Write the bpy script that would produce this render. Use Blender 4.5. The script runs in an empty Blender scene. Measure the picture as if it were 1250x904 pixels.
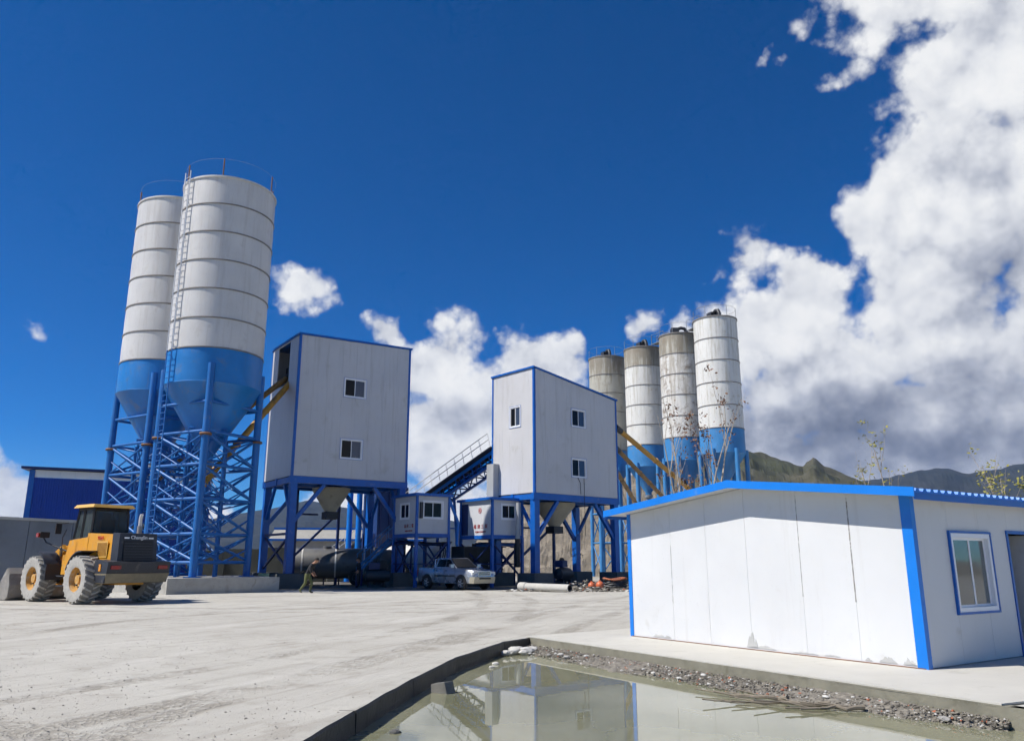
import bpy, bmesh, math, random
from mathutils import Vector, Matrix, noise
R = math.radians
random.seed(7)
SC = bpy.context.scene
COL = SC.collection

# ------------------------------------------------------------------ camera
cd = bpy.data.cameras.new('camera'); cam = bpy.data.objects.new('camera', cd); COL.objects.link(cam)
cam.location = (0, 0, 1.6); cam.rotation_euler = (R(90 + 13.65), 0, 0)
cd.sensor_width = 36; cd.lens = 36 * 955 / 1250.0; cd.clip_start = 0.1; cd.clip_end = 40000
SC.camera = cam

# ------------------------------------------------------------------ light, exposure
EL = 50.0
SUNH = Vector((-.955, -.29, 0)).normalized()
SUN = Vector((SUNH.x * math.cos(R(EL)), SUNH.y * math.cos(R(EL)), math.sin(R(EL))))
sd = bpy.data.lights.new('sun', 'SUN'); sd.energy = 5.0; sd.angle = R(.53); sd.color = (1, .955, .88)
so = bpy.data.objects.new('sun', sd); COL.objects.link(so)
so.rotation_euler = SUN.to_track_quat('Z', 'Y').to_euler(); so.location = (-40, -20, 60)
SC.view_settings.view_transform = 'Standard'; SC.view_settings.look = 'None'
SC.view_settings.exposure = 0.35; SC.view_settings.gamma = 1; SC.view_settings.use_curve_mapping = False
SC.cycles.use_denoising = True
SC.cycles.max_bounces = 6

# ------------------------------------------------------------------ node helper
class NT:
    def __init__(s, tree): s.t = tree; s.n = tree.nodes; s.l = tree.links
    def node(s, typ, **kw):
        n = s.n.new(typ)
        for k, v in kw.items(): setattr(n, k, v)
        return n
    def put(s, sock, v):
        if isinstance(v, bpy.types.NodeSocket): s.l.new(v, sock)
        elif v is not None: sock.default_value = v
    def math(s, op, a, b=None, c=None, clamp=False):
        n = s.node('ShaderNodeMath', operation=op, use_clamp=clamp)
        s.put(n.inputs[0], a)
        if b is not None: s.put(n.inputs[1], b)
        if c is not None: s.put(n.inputs[2], c)
        return n.outputs[0]
    def vmath(s, op, a, b=None, scale=None):
        n = s.node('ShaderNodeVectorMath', operation=op)
        s.put(n.inputs[0], a)
        if b is not None: s.put(n.inputs[1], b)
        if scale is not None: s.put(n.inputs['Scale'], scale)
        return n.outputs['Value'] if op in ('LENGTH', 'DISTANCE', 'DOT_PRODUCT') else n.outputs[0]
    def noise(s, vec, scale, detail=4, rough=.55, dist=0., lac=2.):
        n = s.node('ShaderNodeTexNoise'); s.put(n.inputs['Vector'], vec)
        for k, v in (('Scale', scale), ('Detail', detail), ('Roughness', rough), ('Distortion', dist), ('Lacunarity', lac)): s.put(n.inputs[k], v)
        return n.outputs[0]
    def voro(s, vec, scale, detail=0., rough=.5, feature='F1'):
        n = s.node('ShaderNodeTexVoronoi', feature=feature); s.put(n.inputs['Vector'], vec)
        s.put(n.inputs['Scale'], scale); s.put(n.inputs['Detail'], detail); s.put(n.inputs['Roughness'], rough)
        return n.outputs['Distance']
    def ramp(s, f, a, b, lo=0., hi=1., smooth=True):
        n = s.node('ShaderNodeMapRange', interpolation_type='SMOOTHSTEP' if smooth else 'LINEAR')
        for i, v in enumerate((f, a, b, lo, hi)): s.put(n.inputs[i], v)
        return n.outputs[0]
    def mix(s, f, a, b, mode='MIX'):
        n = s.node('ShaderNodeMix', data_type='RGBA', blend_type=mode)
        s.put(n.inputs[0], f); s.put(n.inputs[6], a); s.put(n.inputs[7], b)
        return n.outputs[2]
def c4(c): return (c[0], c[1], c[2], 1.0) if len(c) == 3 else c

# ------------------------------------------------------------------ world: clear high-altitude sky with cumulus
W = bpy.data.worlds.new('World'); SC.world = W; W.use_nodes = True
def build_world():
    W.node_tree.nodes.clear(); t = NT(W.node_tree)
    out = t.node('ShaderNodeOutputWorld'); bg = t.node('ShaderNodeBackground'); t.l.new(bg.outputs[0], out.inputs[0])
    sky = t.node('ShaderNodeTexSky', sky_type='NISHITA'); sky.sun_disc = False
    sky.sun_elevation = R(EL); sky.sun_rotation = math.atan2(SUNH.x, SUNH.y)
    sky.altitude = 3800; sky.air_density = 1.0; sky.dust_density = .4; sky.ozone_density = 3.0
    hs = t.node('ShaderNodeHueSaturation'); t.l.new(sky.outputs[0], hs.inputs['Color']); hs.inputs['Saturation'].default_value = 1.52; hs.inputs['Value'].default_value = SKYV
    d = t.vmath('NORMALIZE', t.node('ShaderNodeTexCoord').outputs['Generated'])
    def unit(az, el): return Vector((math.sin(R(az)) * math.cos(R(el)), math.cos(R(az)) * math.cos(R(el)), math.sin(R(el))))
    # cloud masses: soft lobes about fixed sky directions, broken up by noise
    warp = t.node('ShaderNodeTexNoise'); t.l.new(d, warp.inputs['Vector']); warp.inputs['Scale'].default_value = 7.; warp.inputs['Detail'].default_value = 6; warp.inputs['Roughness'].default_value = .6
    wv = t.vmath('SCALE', t.vmath('SUBTRACT', warp.outputs['Color'], (.5, .5, .5)), scale=.085)
    dw = t.vmath('ADD', d, wv)
    base = None
    for az, el, ra, re in CLOUDS:
        q = t.vmath('MULTIPLY', t.vmath('SUBTRACT', dw, tuple(unit(az, el))), (1, 1, ra / re))
        w = 1.0 if ra > 4.3 else (.68 if ra > 2.7 else .44)
        f = t.math('MULTIPLY_ADD', t.vmath('LENGTH', q), -w / R(ra), w)
        base = f if base is None else t.math('SMOOTH_MAX', base, f, .12)
    base = t.math('MINIMUM', base, .75)
    def bumps(vec, det):
        n1 = t.math('MULTIPLY', t.math('SUBTRACT', t.noise(vec, 8., det, .62, .0), .5), 1.8)
        v1 = t.math('MULTIPLY', t.math('SUBTRACT', .42, t.voro(vec, 15.0, 3., .55)), .7)
        return t.math('ADD', n1, v1)
    n0 = bumps(d, 10)
    D = t.math('ADD', t.math('MULTIPLY', base, 1.9), t.math('SUBTRACT', n0, .22))
    alpha = t.ramp(D, -.08, .36)
    # relief: the side that faces the sun is brighter
    lit = t.math('SUBTRACT', n0, bumps(t.vmath('ADD', d, tuple(SUN * .016 + Vector((-.004, 0, .012)))), 6))
    light = t.math('MULTIPLY_ADD', lit, .42, .80)
    broad = t.math('SUBTRACT', t.noise(d, 6.5, 5, .55, .3), .5)
    sh = None
    for az, el, ra, re, amt in SHADES:
        q = t.vmath('MULTIPLY', t.vmath('SUBTRACT', dw, tuple(unit(az, el))), (1, 1, ra / re))
        f = t.ramp(t.vmath('LENGTH', q), R(ra), R(ra) * .15, 0., amt)
        sh = f if sh is None else t.math('ADD', sh, f)
    sh = t.math('MULTIPLY', sh, t.math('MULTIPLY_ADD', broad, 1.5, 1.))
    light = t.math('SUBTRACT', light, sh)
    light = t.math('ADD', light, t.math('MULTIPLY', broad, .35), clamp=True)
    cr = t.node('ShaderNodeValToRGB'); t.l.new(light, cr.inputs[0]); e = cr.color_ramp.elements
    e[0].position = 0.; e[0].color = (.13, .155, .22, 1); e[1].position = 1.; e[1].color = (1., 1., 1., 1)
    for p, c in ((.25, (.27, .30, .38)), (.5, (.50, .53, .61)), (.72, (.80, .82, .86)), (.88, (.95, .96, .97))):
        x = e.new(p); x.color = c4(c)
    skyc = t.mix(1., hs.outputs[0], (.58, 1.05, 1.27, 1), 'MULTIPLY')
    cl = t.mix(1., cr.outputs[0], (CLOUDK, CLOUDK, CLOUDK, 1), 'MULTIPLY')
    t.l.new(t.mix(alpha, skyc, cl), bg.inputs[0]); bg.inputs[1].default_value = WSTR
WSTR = .055; SKYV = 1.33; SKYG = 1.0; CLOUDK = 13.4
CLOUDS = [  # azimuth, elevation, half-width, half-height in degrees
    (31, 36, 8, 7), (39, 33, 12, 10), (33, 30, 7, 5.5), (31.2, 22.8, 8.2, 7.6), (38, 22, 12, 11), (25.6, 22.6, 3.6, 4.2), (31, 15, 13, 8), (39, 13, 12, 10),
    (17.2, 20.4, 3.9, 4.0), (22, 18.4, 4.6, 3.8), (19.5, 15.5, 8, 5.5), (23, 10.5, 13, 7.5), (13.6, 14.4, 4.2, 3.4), (16, 7, 14, 6.5), (30, 9.5, 16, 6.5), (27, 6.5, 22, 6.5), (31, 12.5, 13, 6), (37, 18, 9, 8), (36, 8, 18, 8), (10.2, 16.2, 2.9, 2.5),
    (-5.6, 14.2, 4.9, 5.2), (-9.6, 16.0, 3.0, 2.4), (2.2, 13.4, 6.2, 5.0), (4.4, 15.2, 3.2, 2.9), (-3, 9, 10, 7.5), (3, 8, 11, 7.5), (-8, 3.5, 12, 4.2),
    (-15.7, 19.0, 3.2, 2.6), (-14.2, 17.4, 2.4, 2.2), (-32.1, 13.8, 1.9, 1.4), (-28.2, 11.6, 1.5, 2.0),
    (-35, 3.0, 9, 4.4), (-23, 1.8, 12, 3.2), (20.6, 34.2, 2.3, 1.5), (24.4, 31.4, 2.2, 1.7),
    (52, 22, 14, 12), (66, 9, 18, 9), (90, 22, 15, 9), (122, 9, 24, 8), (160, 18, 16, 8), (-160, 7, 22, 7), (-120, 16, 13, 7), (-88, 6, 20, 6), (-56, 5, 14, 5.5), (75, 45, 10, 8)]
SHADES = [(21, 9.0, 12, 4.0, .30), (31, 9.0, 14, 5.0, .36), (36, 16.5, 7, 6, .32), (20.5, 13.0, 5, 2.2, .24), (33, 24.5, 5, 2.6, .18), (42, 10, 10, 6, .35), (27, 6, 18, 3.0, .30), (-5, 10, 4.5, 3, .20), (2, 10, 5, 2.6, .14), (38, 33, 4, 4, .14),
    (52, 13, 14, 7, .35), (66, 5, 16, 5, .35), (90, 16, 12, 5, .3), (122, 5, 18, 4, .3), (160, 13, 12, 5, .3), (-160, 4, 16, 3.5, .3), (-120, 12, 10, 4, .25), (-88, 3, 14, 3, .25)]
build_world()
W.cycles.sampling_method = 'MANUAL'; W.cycles.sample_map_resolution = 256
SC.cycles.use_adaptive_sampling = True; SC.cycles.adaptive_threshold = .03; SC.cycles.adaptive_min_samples = 10

# ------------------------------------------------------------------ materials
MATS = {}
def mat(name, col, rough=.6, metal=0., var=.12, vs=1.2, bump=0., bs=30., dirt=None, streak=None, spec=.5, fine=0.):
    """dirt=(colour, amount, scale); streak=(colour, amount, zlo, zhi)"""
    m = bpy.data.materials.new(name); m.use_nodes = True; t = NT(m.node_tree)
    b = t.n['Principled BSDF']; MATS[name] = m
    pos = t.node('ShaderNodeNewGeometry').outputs['Position']
    c = c4(col)
    n1 = t.noise(pos, vs, 6, .6)
    k = t.ramp(n1, .3, .7, 1 - var, 1 + var, False)
    cc = t.node('ShaderNodeCombineColor')
    for i in range(3): t.l.new(t.math('MULTIPLY', k, c[i]), cc.inputs[i])
    col_s = cc.outputs[0]
    if fine:
        nf = t.noise(pos, bs, 3, .7)
        col_s = t.mix(t.ramp(nf, .35, .65, 0, fine, False), col_s, c4([x * .45 for x in c[:3]]))
    if dirt:
        nd = t.noise(pos, dirt[2], 8, .65, .4)
        col_s = t.mix(t.ramp(nd, .62 - dirt[1] * .3, .78 - dirt[1] * .15, 0, .85), col_s, c4(dirt[0]))
    if streak:
        sp = t.node('ShaderNodeSeparateXYZ'); t.l.new(pos, sp.inputs[0])
        q = t.vmath('MULTIPLY', pos, (2.6, 2.6, .16))
        ns = t.noise(q, 1.6, 6, .7)
        h = t.ramp(sp.outputs[2], streak[2], streak[3], 0, .24, False)
        f = t.ramp(t.math('ADD', ns, h), .56, .74, 0, streak[1])
        col_s = t.mix(f, col_s, c4(streak[0]))
    t.l.new(col_s, b.inputs['Base Color'])
    t.l.new(t.ramp(n1, .3, .7, max(.02, rough - .08), min(1, rough + .08), False), b.inputs['Roughness'])
    b.inputs['Metallic'].default_value = metal; b.inputs['Specular IOR Level'].default_value = spec
    if bump:
        bn = t.node('ShaderNodeBump'); bn.inputs['Strength'].default_value = bump; bn.inputs['Distance'].default_value = .02
        t.l.new(t.noise(pos, bs, 5, .65), bn.inputs['Height']); t.l.new(bn.outputs[0], b.inputs['Normal'])
    return m

mat('white_panel', (.50, .50, .515), .45, var=.06, vs=.35, bump=.04, bs=3., dirt=((.40, .39, .37), .16, .9), streak=((.36, .35, .33), .4, 2, 40))
mat('house_panel', (.58, .585, .59), .5, var=.045, vs=.6, bump=.06, bs=5, dirt=((.47, .455, .42), .12, 1.3), streak=((.42, .40, .37), .3, 0, 40))
mat('blue_trim', (.003, .095, .40), .4, var=.1, vs=1.5, dirt=((.15, .2, .32), .12, 3.))
mat('bright_blue', (.002, .165, .60), .38, var=.07, vs=1.5, dirt=((.12, .25, .5), .1, 2.5))
mat('steel_blue', (.007, .115, .37), .45, var=.14, vs=1.1, dirt=((.10, .15, .24), .2, 2.2), streak=((.12, .17, .26), .3, 40, 60))
mat('hopper_blue', (.009, .165, .47), .42, var=.16, vs=.6, dirt=((.09, .16, .28), .3, 1.2), streak=((.08, .12, .2), .35, 40, 60))
mat('navy', (.006, .022, .11), .5, var=.15, vs=1.)
mat('shed_blue', (.001, .04, .30), .5, var=.1, vs=.6, streak=((.02, .06, .2), .3, 30, 60))
mat('silo_white', (.53, .52, .505), .45, var=.09, vs=.45, bump=.05, bs=3, dirt=((.42, .40, .37), .14, .9), streak=((.40, .37, .34), .4, 8, 40))
mat('old_silo_white', (.62, .615, .585), .55, var=.06, vs=.6, dirt=((.42, .38, .30), .16, 1.3), streak=((.36, .33, .26), .6, 10, 34))
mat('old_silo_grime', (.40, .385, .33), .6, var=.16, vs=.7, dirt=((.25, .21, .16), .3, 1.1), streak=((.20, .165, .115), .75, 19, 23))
mat('silo_patchy', (.62, .61, .58), .55, var=.06, vs=.6, dirt=((.17, .12, .085), .42, 1.5), streak=((.30, .26, .2), .7, 9, 30))
mat('old_blue', (.04, .20, .45), .5, var=.12, vs=.8, dirt=((.12, .2, .34), .2, 1.5), streak=((.10, .16, .26), .4, 20, 60))
mat('silo_flange', (.20, .185, .17), .6, var=.25, vs=2)
mat('rust', (.17, .085, .045), .75, var=.4, vs=3)
mat('screw_yellow', (.46, .24, .035), .5, var=.18, vs=1.5, dirt=((.16, .10, .04), .35, 2.))
mat('screw_brown', (.26, .15, .045), .6, var=.25, vs=1.5, dirt=((.09, .06, .03), .4, 2.))
mat('dark', (.012, .012, .014), .6)
mat('dark_steel', (.03, .033, .04), .55, var=.2)
mat('grey_steel', (.26, .27, .28), .5, .3, var=.15)
mat('galv', (.55, .56, .57), .4, .3, var=.1)
mat('hopper_beige', (.36, .33, .25), .6, var=.12, dirt=((.22, .2, .15), .25, 2.))
mat('glass_dark', (.008, .009, .011), .12, var=.05, spec=.18)
mat('glass_car', (.010, .012, .016), .35, var=.05, spec=.08); mat('glass_light', (.045, .065, .11), .06, var=.05, spec=.45)  # glass_light: bluish base paints in a reflection on the second pane
mat('frame_white', (.74, .75, .78), .4, var=.03)
mat('concrete', (.36, .35, .32), .85, var=.14, vs=1.6, bump=.35, bs=18, dirt=((.22, .21, .18), .3, 2.2))
mat('concrete_dark', (.10, .10, .095), .85, var=.2, vs=1.6, bump=.4, bs=14)
mat('kerb_wet_shade', (.034, .034, .033), .6, var=.35, vs=3., bump=.6, bs=16, dirt=((.018, .018, .016), .4, 4))  # wet kerb face; its shade is put into this dark colour as well
mat('slab', (.47, .455, .41), .85, var=.06, vs=1.2, bump=.25, bs=30, dirt=((.36, .345, .30), .2, 1.6))
mat('slab_side', (.20, .19, .145), .8, var=.2, vs=2.4, bump=.45, bs=18, dirt=((.12, .115, .08), .35, 2.6))
mat('wall_concrete', (.17, .18, .19), .8, var=.16, vs=.5, bump=.2, bs=8, dirt=((.11, .11, .11), .3, .8), streak=((.1, .1, .1), .5, 30, 60))
mat('loader_yellow', (.60, .27, .012), .42, var=.07, vs=2.5, dirt=((.42, .3, .15), .2, 3.))
mat('rim_dusty', (.50, .26, .05), .7, var=.2, vs=5, dirt=((.42, .36, .27), .5, 5.)); mat('vent_yellow', (.30, .13, .012), .5); mat('loader_roof', (.62, .36, .08), .5, var=.1)
mat('loader_dark', (.022, .025, .035), .5, var=.2, dirt=((.09, .085, .08), .22, 3.))
mat('dust_low', (.22, .185, .12), .85, var=.2, vs=4)
mat('tyre', (.36, .345, .315), .92, var=.18, vs=5, bump=.3, bs=30, dirt=((.12, .115, .11), .2, 5))
mat('tyre_dark', (.19, .18, .165), .95, var=.2, vs=5); mat('tyre_black', (.025, .025, .025), .85, var=.2, dirt=((.1, .1, .09), .2, 4))
mat('bucket', (.23, .215, .195), .7, .2, var=.2, vs=2, dirt=((.4, .38, .35), .3, 3))
mat('red', (.45, .02, .015), .4); mat('sign_red', (.34, .04, .04), .5, var=.05)
mat('lamp_red', (.30, .02, .01), .2); mat('lamp_amber', (.65, .25, .03), .3); mat('lamp_clear', (.6, .6, .58), .15)
mat('white_letter', (.75, .75, .75), .5)
mat('car_silver', (.38, .41, .46), .25, .55, var=.04, spec=.6, dirt=((.3, .29, .27), .06, 3))
mat('car_dust', (.42, .38, .28), .6, var=.1)
mat('chrome', (.62, .62, .62), .2, .8, var=.02)
mat('tank_grey', (.13, .13, .13), .5, .2, var=.15, vs=.9, dirt=((.07, .065, .06), .3, 1.4))  # tank grey lowered, deepening the shade under the plant by colour
mat('tank_white', (.58, .57, .54), .5, var=.1, vs=.9, dirt=((.3, .29, .26), .3, 1.2))
mat('skin', (.36, .19, .12), .6); mat('cloth_black', (.018, .018, .022), .9); mat('cloth_olive', (.105, .115, .045), .9); mat('hair', (.02, .015, .012), .8)
mat('cap_orange', (.45, .12, .03), .7)
mat('drum_green', (.30, .38, .22), .5); mat('plastic_orange', (.55, .13, .05), .45)
mat('bark', (.20, .165, .125), .9, var=.25, vs=6); mat('bark_pale', (.34, .30, .25), .9, var=.2, vs=6)
mat('leaf_brown', (.15, .075, .04), .8, var=.4, vs=4); mat('leaf_gold', (.20, .19, .03), .7, var=.4, vs=4); mat('leaf_green', (.07, .13, .025), .7, var=.4, vs=4)
mat('stone', (.30, .29, .27), .9, var=.3, vs=8, bump=.3, bs=25); mat('stone_white', (.48, .47, .44), .9, var=.12, vs=6); mat('brick_red', (.36, .12, .06), .9, var=.2)
mat('pebble', (.25, .235, .21), .95, var=.4, vs=7); mat('wood', (.20, .17, .13), .9, var=.25, vs=6)
mat('gravel_bits', (.17, .155, .13), .95, var=.55, vs=16)
mat('shed_grey', (.34, .33, .30), .8, var=.1)
mat('earth_bank', (.215, .185, .145), .95, var=.28, vs=.5, bump=1., bs=3.5, dirt=((.12, .105, .085), .45, .9), fine=.5)
mat('belt', (.03, .03, .03), .8)
mat('plaster_grey', (.42, .42, .41), .9, var=.15, vs=4)

def ground_material():
    m = bpy.data.materials.new('yard_concrete'); m.use_nodes = True; t = NT(m.node_tree); b = t.n['Principled BSDF']
    pos = t.node('ShaderNodeNewGeometry').outputs['Position']
    mp = t.node('ShaderNodeMapping'); t.l.new(pos, mp.inputs[0]); mp.inputs['Rotation'].default_value = (0, 0, R(24))
    st = t.vmath('MULTIPLY', mp.outputs[0], (1.0, .055, 1))
    warp = t.noise(pos, .06, 2, .5)
    st = t.vmath('ADD', st, t.vmath('SCALE', (3.2, 0, 0), scale=warp))
    tracks = t.noise(st, 1.5, 5, .62, .2)
    big = t.noise(pos, .22, 6, .6, .3); mid = t.noise(pos, 1.6, 6, .62); fine = t.noise(pos, 38, 4, .7)
    c = t.mix(t.ramp(big, .35, .68), (.40, .382, .34, 1), (.465, .45, .405, 1))
    c = t.mix(t.ramp(tracks, .52, .70, 0, .32), c, (.255, .232, .195, 1))
    c = t.mix(t.ramp(mid, .50, .72, 0, .55), c, (.275, .252, .215, 1))
    c = t.mix(t.ramp(fine, .56, .72, 0, .5), c, (.225, .212, .188, 1))
    grit = t.voro(pos, 26., 0., .5); c = t.mix(t.ramp(grit, .20, .10, 0, .55), c, (.20, .185, .16, 1))
    pale = t.noise(t.vmath('MULTIPLY', mp.outputs[0], (1., .18, 1)), .9, 5, .6, .6); c = t.mix(t.ramp(pale, .52, .70, 0, .4), c, (.53, .515, .475, 1))
    ruts = t.noise(st, 4.6, 3, .5, .1); c = t.mix(t.ramp(ruts, .58, .68, 0, .26), c, (.25, .228, .19, 1))
    # damp dark stains where vehicles turn
    stain = t.noise(t.vmath('MULTIPLY', mp.outputs[0], (1., .35, 1)), .30, 7, .68, .5)
    c = t.mix(t.ramp(stain, .60, .72, 0, .5), c, (.185, .168, .14, 1))
    # tyre tracks sweeping across the yard
    pxy = t.vmath('MULTIPLY', pos, (1, 1, 0)); wob = t.math('MULTIPLY', t.math('SUBTRACT', t.noise(pos, .35, 3, .5), .5), .7); tread = t.noise(pos, 9., 3, .6); patch = t.noise(pos, .4, 4, .6); marks = None
    for cx_, cy_, rr_ in ((-53.7, 31.7, 52.6), (-53.7, 31.7, 54.5), (215.2, -43.4, 225.0), (215.2, -43.4, 222.9), (1.7, 19.0, 12.6), (1.7, 19.0, 14.6), (-6, 60, 34.0), (-6, 60, 32.1)):
        dd = t.math('ABSOLUTE', t.math('ADD', t.math('SUBTRACT', t.vmath('DISTANCE', pxy, (cx_, cy_, 0)), rr_), wob))
        f = t.ramp(dd, .34, .16); marks = f if marks is None else t.math('MAXIMUM', marks, f)
    marks = t.math('MULTIPLY', marks, t.math('MULTIPLY', t.ramp(tread, .38, .58, .25, 1.), t.ramp(patch, .36, .6, .05, 1.)))
    c = t.mix(t.math('MULTIPLY', marks, .62), c, (.215, .195, .16, 1))
    # dark floor under the plant: mostly its shade painted in, with some slurry stain
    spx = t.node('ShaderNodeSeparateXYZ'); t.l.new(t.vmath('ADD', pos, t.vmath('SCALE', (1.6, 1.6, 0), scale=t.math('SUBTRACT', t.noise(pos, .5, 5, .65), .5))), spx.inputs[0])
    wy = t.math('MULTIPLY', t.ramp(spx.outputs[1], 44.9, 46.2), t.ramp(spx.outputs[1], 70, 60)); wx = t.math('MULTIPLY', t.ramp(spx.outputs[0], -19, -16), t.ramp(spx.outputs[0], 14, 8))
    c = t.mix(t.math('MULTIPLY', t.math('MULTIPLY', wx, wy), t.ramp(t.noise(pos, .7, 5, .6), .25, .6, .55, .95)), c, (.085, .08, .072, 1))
    # far away: dry gravelly earth
    sp = t.node('ShaderNodeSeparateXYZ'); t.l.new(pos, sp.inputs[0])
    far = t.math('MAXIMUM', t.ramp(sp.outputs[1], 60, 95), t.ramp(t.math('ABSOLUTE', sp.outputs[0]), 55, 110))
    c = t.mix(far, c, (.235, .205, .155, 1))
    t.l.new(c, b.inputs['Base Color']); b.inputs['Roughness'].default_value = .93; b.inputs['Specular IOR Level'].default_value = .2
    bn = t.node('ShaderNodeBump'); bn.inputs['Strength'].default_value = .7; bn.inputs['Distance'].default_value = .04
    h = t.math('ADD', t.math('MULTIPLY', fine, .35), t.math('ADD', t.math('MULTIPLY', mid, .6), t.math('SUBTRACT', t.math('MULTIPLY', tracks, 1.4), t.math('MULTIPLY', marks, .8))))
    t.l.new(h, bn.inputs['Height']); t.l.new(bn.outputs[0], b.inputs['Normal']); MATS['yard'] = m
ground_material()

def hill_material(name, green, earth, amt):
    m = bpy.data.materials.new(name); m.use_nodes = True; t = NT(m.node_tree); b = t.n['Principled BSDF']
    pos = t.node('ShaderNodeNewGeometry').outputs['Position']
    n = t.noise(pos, .006, 8, .62); n2 = t.noise(pos, .03, 6, .65)
    c = t.mix(t.ramp(n, .5 - amt, .5 + amt), c4(green), c4(earth))
    c = t.mix(t.ramp(n2, .45, .7, 0, .6), c, c4([x * .55 for x in green]))
    t.l.new(c, b.inputs['Base Color']); b.inputs['Roughness'].default_value = .95; b.inputs['Specular IOR Level'].default_value = .1; MATS[name] = m
hill_material('hill_green', (.052, .058, .034), (.098, .09, .064), .16)
hill_material('hill_far', (.022, .028, .026), (.036, .038, .034), .2)

def water_material():
    m = bpy.data.materials.new('murky_water'); m.use_nodes = True; t = NT(m.node_tree); b = t.n['Principled BSDF']
    pos = t.node('ShaderNodeNewGeometry').outputs['Position']
    n = t.noise(pos, .5, 5, .6, .5)
    t.l.new(t.mix(t.ramp(n, .3, .7), (.16, .163, .10, 1), (.245, .243, .168, 1)), b.inputs['Base Color'])
    t.l.new(t.ramp(t.noise(pos, .9, 5, .6, .8), .52, .75, .012, .09), b.inputs['Roughness']); b.inputs['IOR'].default_value = 1.36; b.inputs['Specular IOR Level'].default_value = .6
    bn = t.node('ShaderNodeBump'); bn.inputs['Strength'].default_value = .05; bn.inputs['Distance'].default_value = .01
    t.l.new(t.noise(pos, 2.2, 3, .5), bn.inputs['Height']); t.l.new(bn.outputs[0], b.inputs['Normal']); MATS['water'] = m
water_material()

# ------------------------------------------------------------------ mesh helpers
def link(o, parent=None):
    COL.objects.link(o)
    if parent is not None: o.parent = parent
    return o
def obj(name, bm, m, parent=None, smooth=False, mats=None):
    me = bpy.data.meshes.new(name)
    bmesh.ops.recalc_face_normals(bm, faces=bm.faces[:])
    bm.to_mesh(me); bm.free()
    for x in (mats or [m]): me.materials.append(MATS[x])
    if smooth:
        for p in me.polygons: p.use_smooth = True
        me.set_sharp_from_angle(angle=R(38))
    return link(bpy.data.objects.new(name, me), parent)
def tag(o, label, cat, group=None):
    o['label'] = label; o['category'] = cat
    if group: o['group'] = group
    return o
def thing(name, label, cat, loc=(0, 0, 0), yaw=0., group=None, scale=1.):
    o = bpy.data.objects.new(name, None); COL.objects.link(o); o.empty_display_size = .3
    o.location = loc; o.rotation_euler = (0, 0, R(yaw)); o.scale = (scale,) * 3
    return tag(o, label, cat, group)
def struct(o): o['kind'] = 'structure'; return o
def stuff(o): o['kind'] = 'stuff'; return o

def B(): return bmesh.new()
def box(bm, x0, x1, y0, y1, z0, z1, mi=0):
    v = [bm.verts.new((x, y, z)) for z in (z0, z1) for y in (y0, y1) for x in (x0, x1)]
    fs = []
    for f in ((0, 2, 3, 1), (4, 5, 7, 6), (0, 1, 5, 4), (2, 6, 7, 3), (0, 4, 6, 2), (1, 3, 7, 5)):
        q = bm.faces.new([v[i] for i in f]); q.material_index = mi; fs.append(q)
    return v
def boxbm(*a): bm = B(); box(bm, *a); return bm
def hexa(bm, pts):   # 8 points: bottom ring of 4, top ring of 4
    v = [bm.verts.new(p) for p in pts]
    for f in ((3, 2, 1, 0), (4, 5, 6, 7), (0, 1, 5, 4), (1, 2, 6, 5), (2, 3, 7, 6), (3, 0, 4, 7)): bm.faces.new([v[i] for i in f])
    return v
def prism(bm, poly, f):   # poly list of (u,v); f(u,v,w)->point with w 0/1
    a = [bm.verts.new(f(u, v, 0)) for u, v in poly]; b = [bm.verts.new(f(u, v, 1)) for u, v in poly]
    n = len(poly)
    bm.faces.new(a); bm.faces.new(b[::-1])
    for i in range(n): bm.faces.new((a[i], a[(i + 1) % n], b[(i + 1) % n], b[i]))
def bevel(bm, w, seg=2, ang=30):
    es = [e for e in bm.edges if len(e.link_faces) == 2 and e.calc_face_angle(0) > R(ang)]
    bmesh.ops.bevel(bm, geom=es, offset=w, segments=seg, affect='EDGES', profile=.5, clamp_overlap=True)
    return bm
def lathe(bm, prof, n=32, axis='z', c=(0, 0, 0), cap=True):
    rings = []
    for r, h in prof:
        ring = []
        for i in range(n):
            a = 2 * math.pi * i / n; x, y = r * math.cos(a), r * math.sin(a)
            p = (x, y, h) if axis == 'z' else ((h, x, y) if axis == 'x' else (x, h, y))
            ring.append(bm.verts.new((p[0] + c[0], p[1] + c[1], p[2] + c[2])))
        rings.append(ring)
    for a, b in zip(rings, rings[1:]):
        for i in range(n): bm.faces.new((a[i], a[(i + 1) % n], b[(i + 1) % n], b[i]))
    if cap: bm.faces.new(rings[0]); bm.faces.new(rings[-1])
    return bm
def frame_of(d):
    d = Vector(d).normalized(); u = Vector((0, 0, 1)) if abs(d.z) < .9 else Vector((1, 0, 0))
    x = d.cross(u).normalized(); return x, x.cross(d).normalized(), d
def tube(bm, pts, rad, n=8, cap=True):
    pts = [Vector(p) for p in pts]; rad = rad if isinstance(rad, (list, tuple)) else [rad] * len(pts); rings = []
    for i, p in enumerate(pts):
        d = (pts[min(i + 1, len(pts) - 1)] - pts[max(i - 1, 0)])
        x, y, _ = frame_of(d)
        rings.append([bm.verts.new(p + (x * math.cos(2 * math.pi * k / n) + y * math.sin(2 * math.pi * k / n)) * rad[i]) for k in range(n)])
    for a, b in zip(rings, rings[1:]):
        for k in range(n): bm.faces.new((a[k], a[(k + 1) % n], b[(k + 1) % n], b[k]))
    if cap: bm.faces.new(rings[0]); bm.faces.new(rings[-1])
    return bm
UNIT = {}
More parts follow.
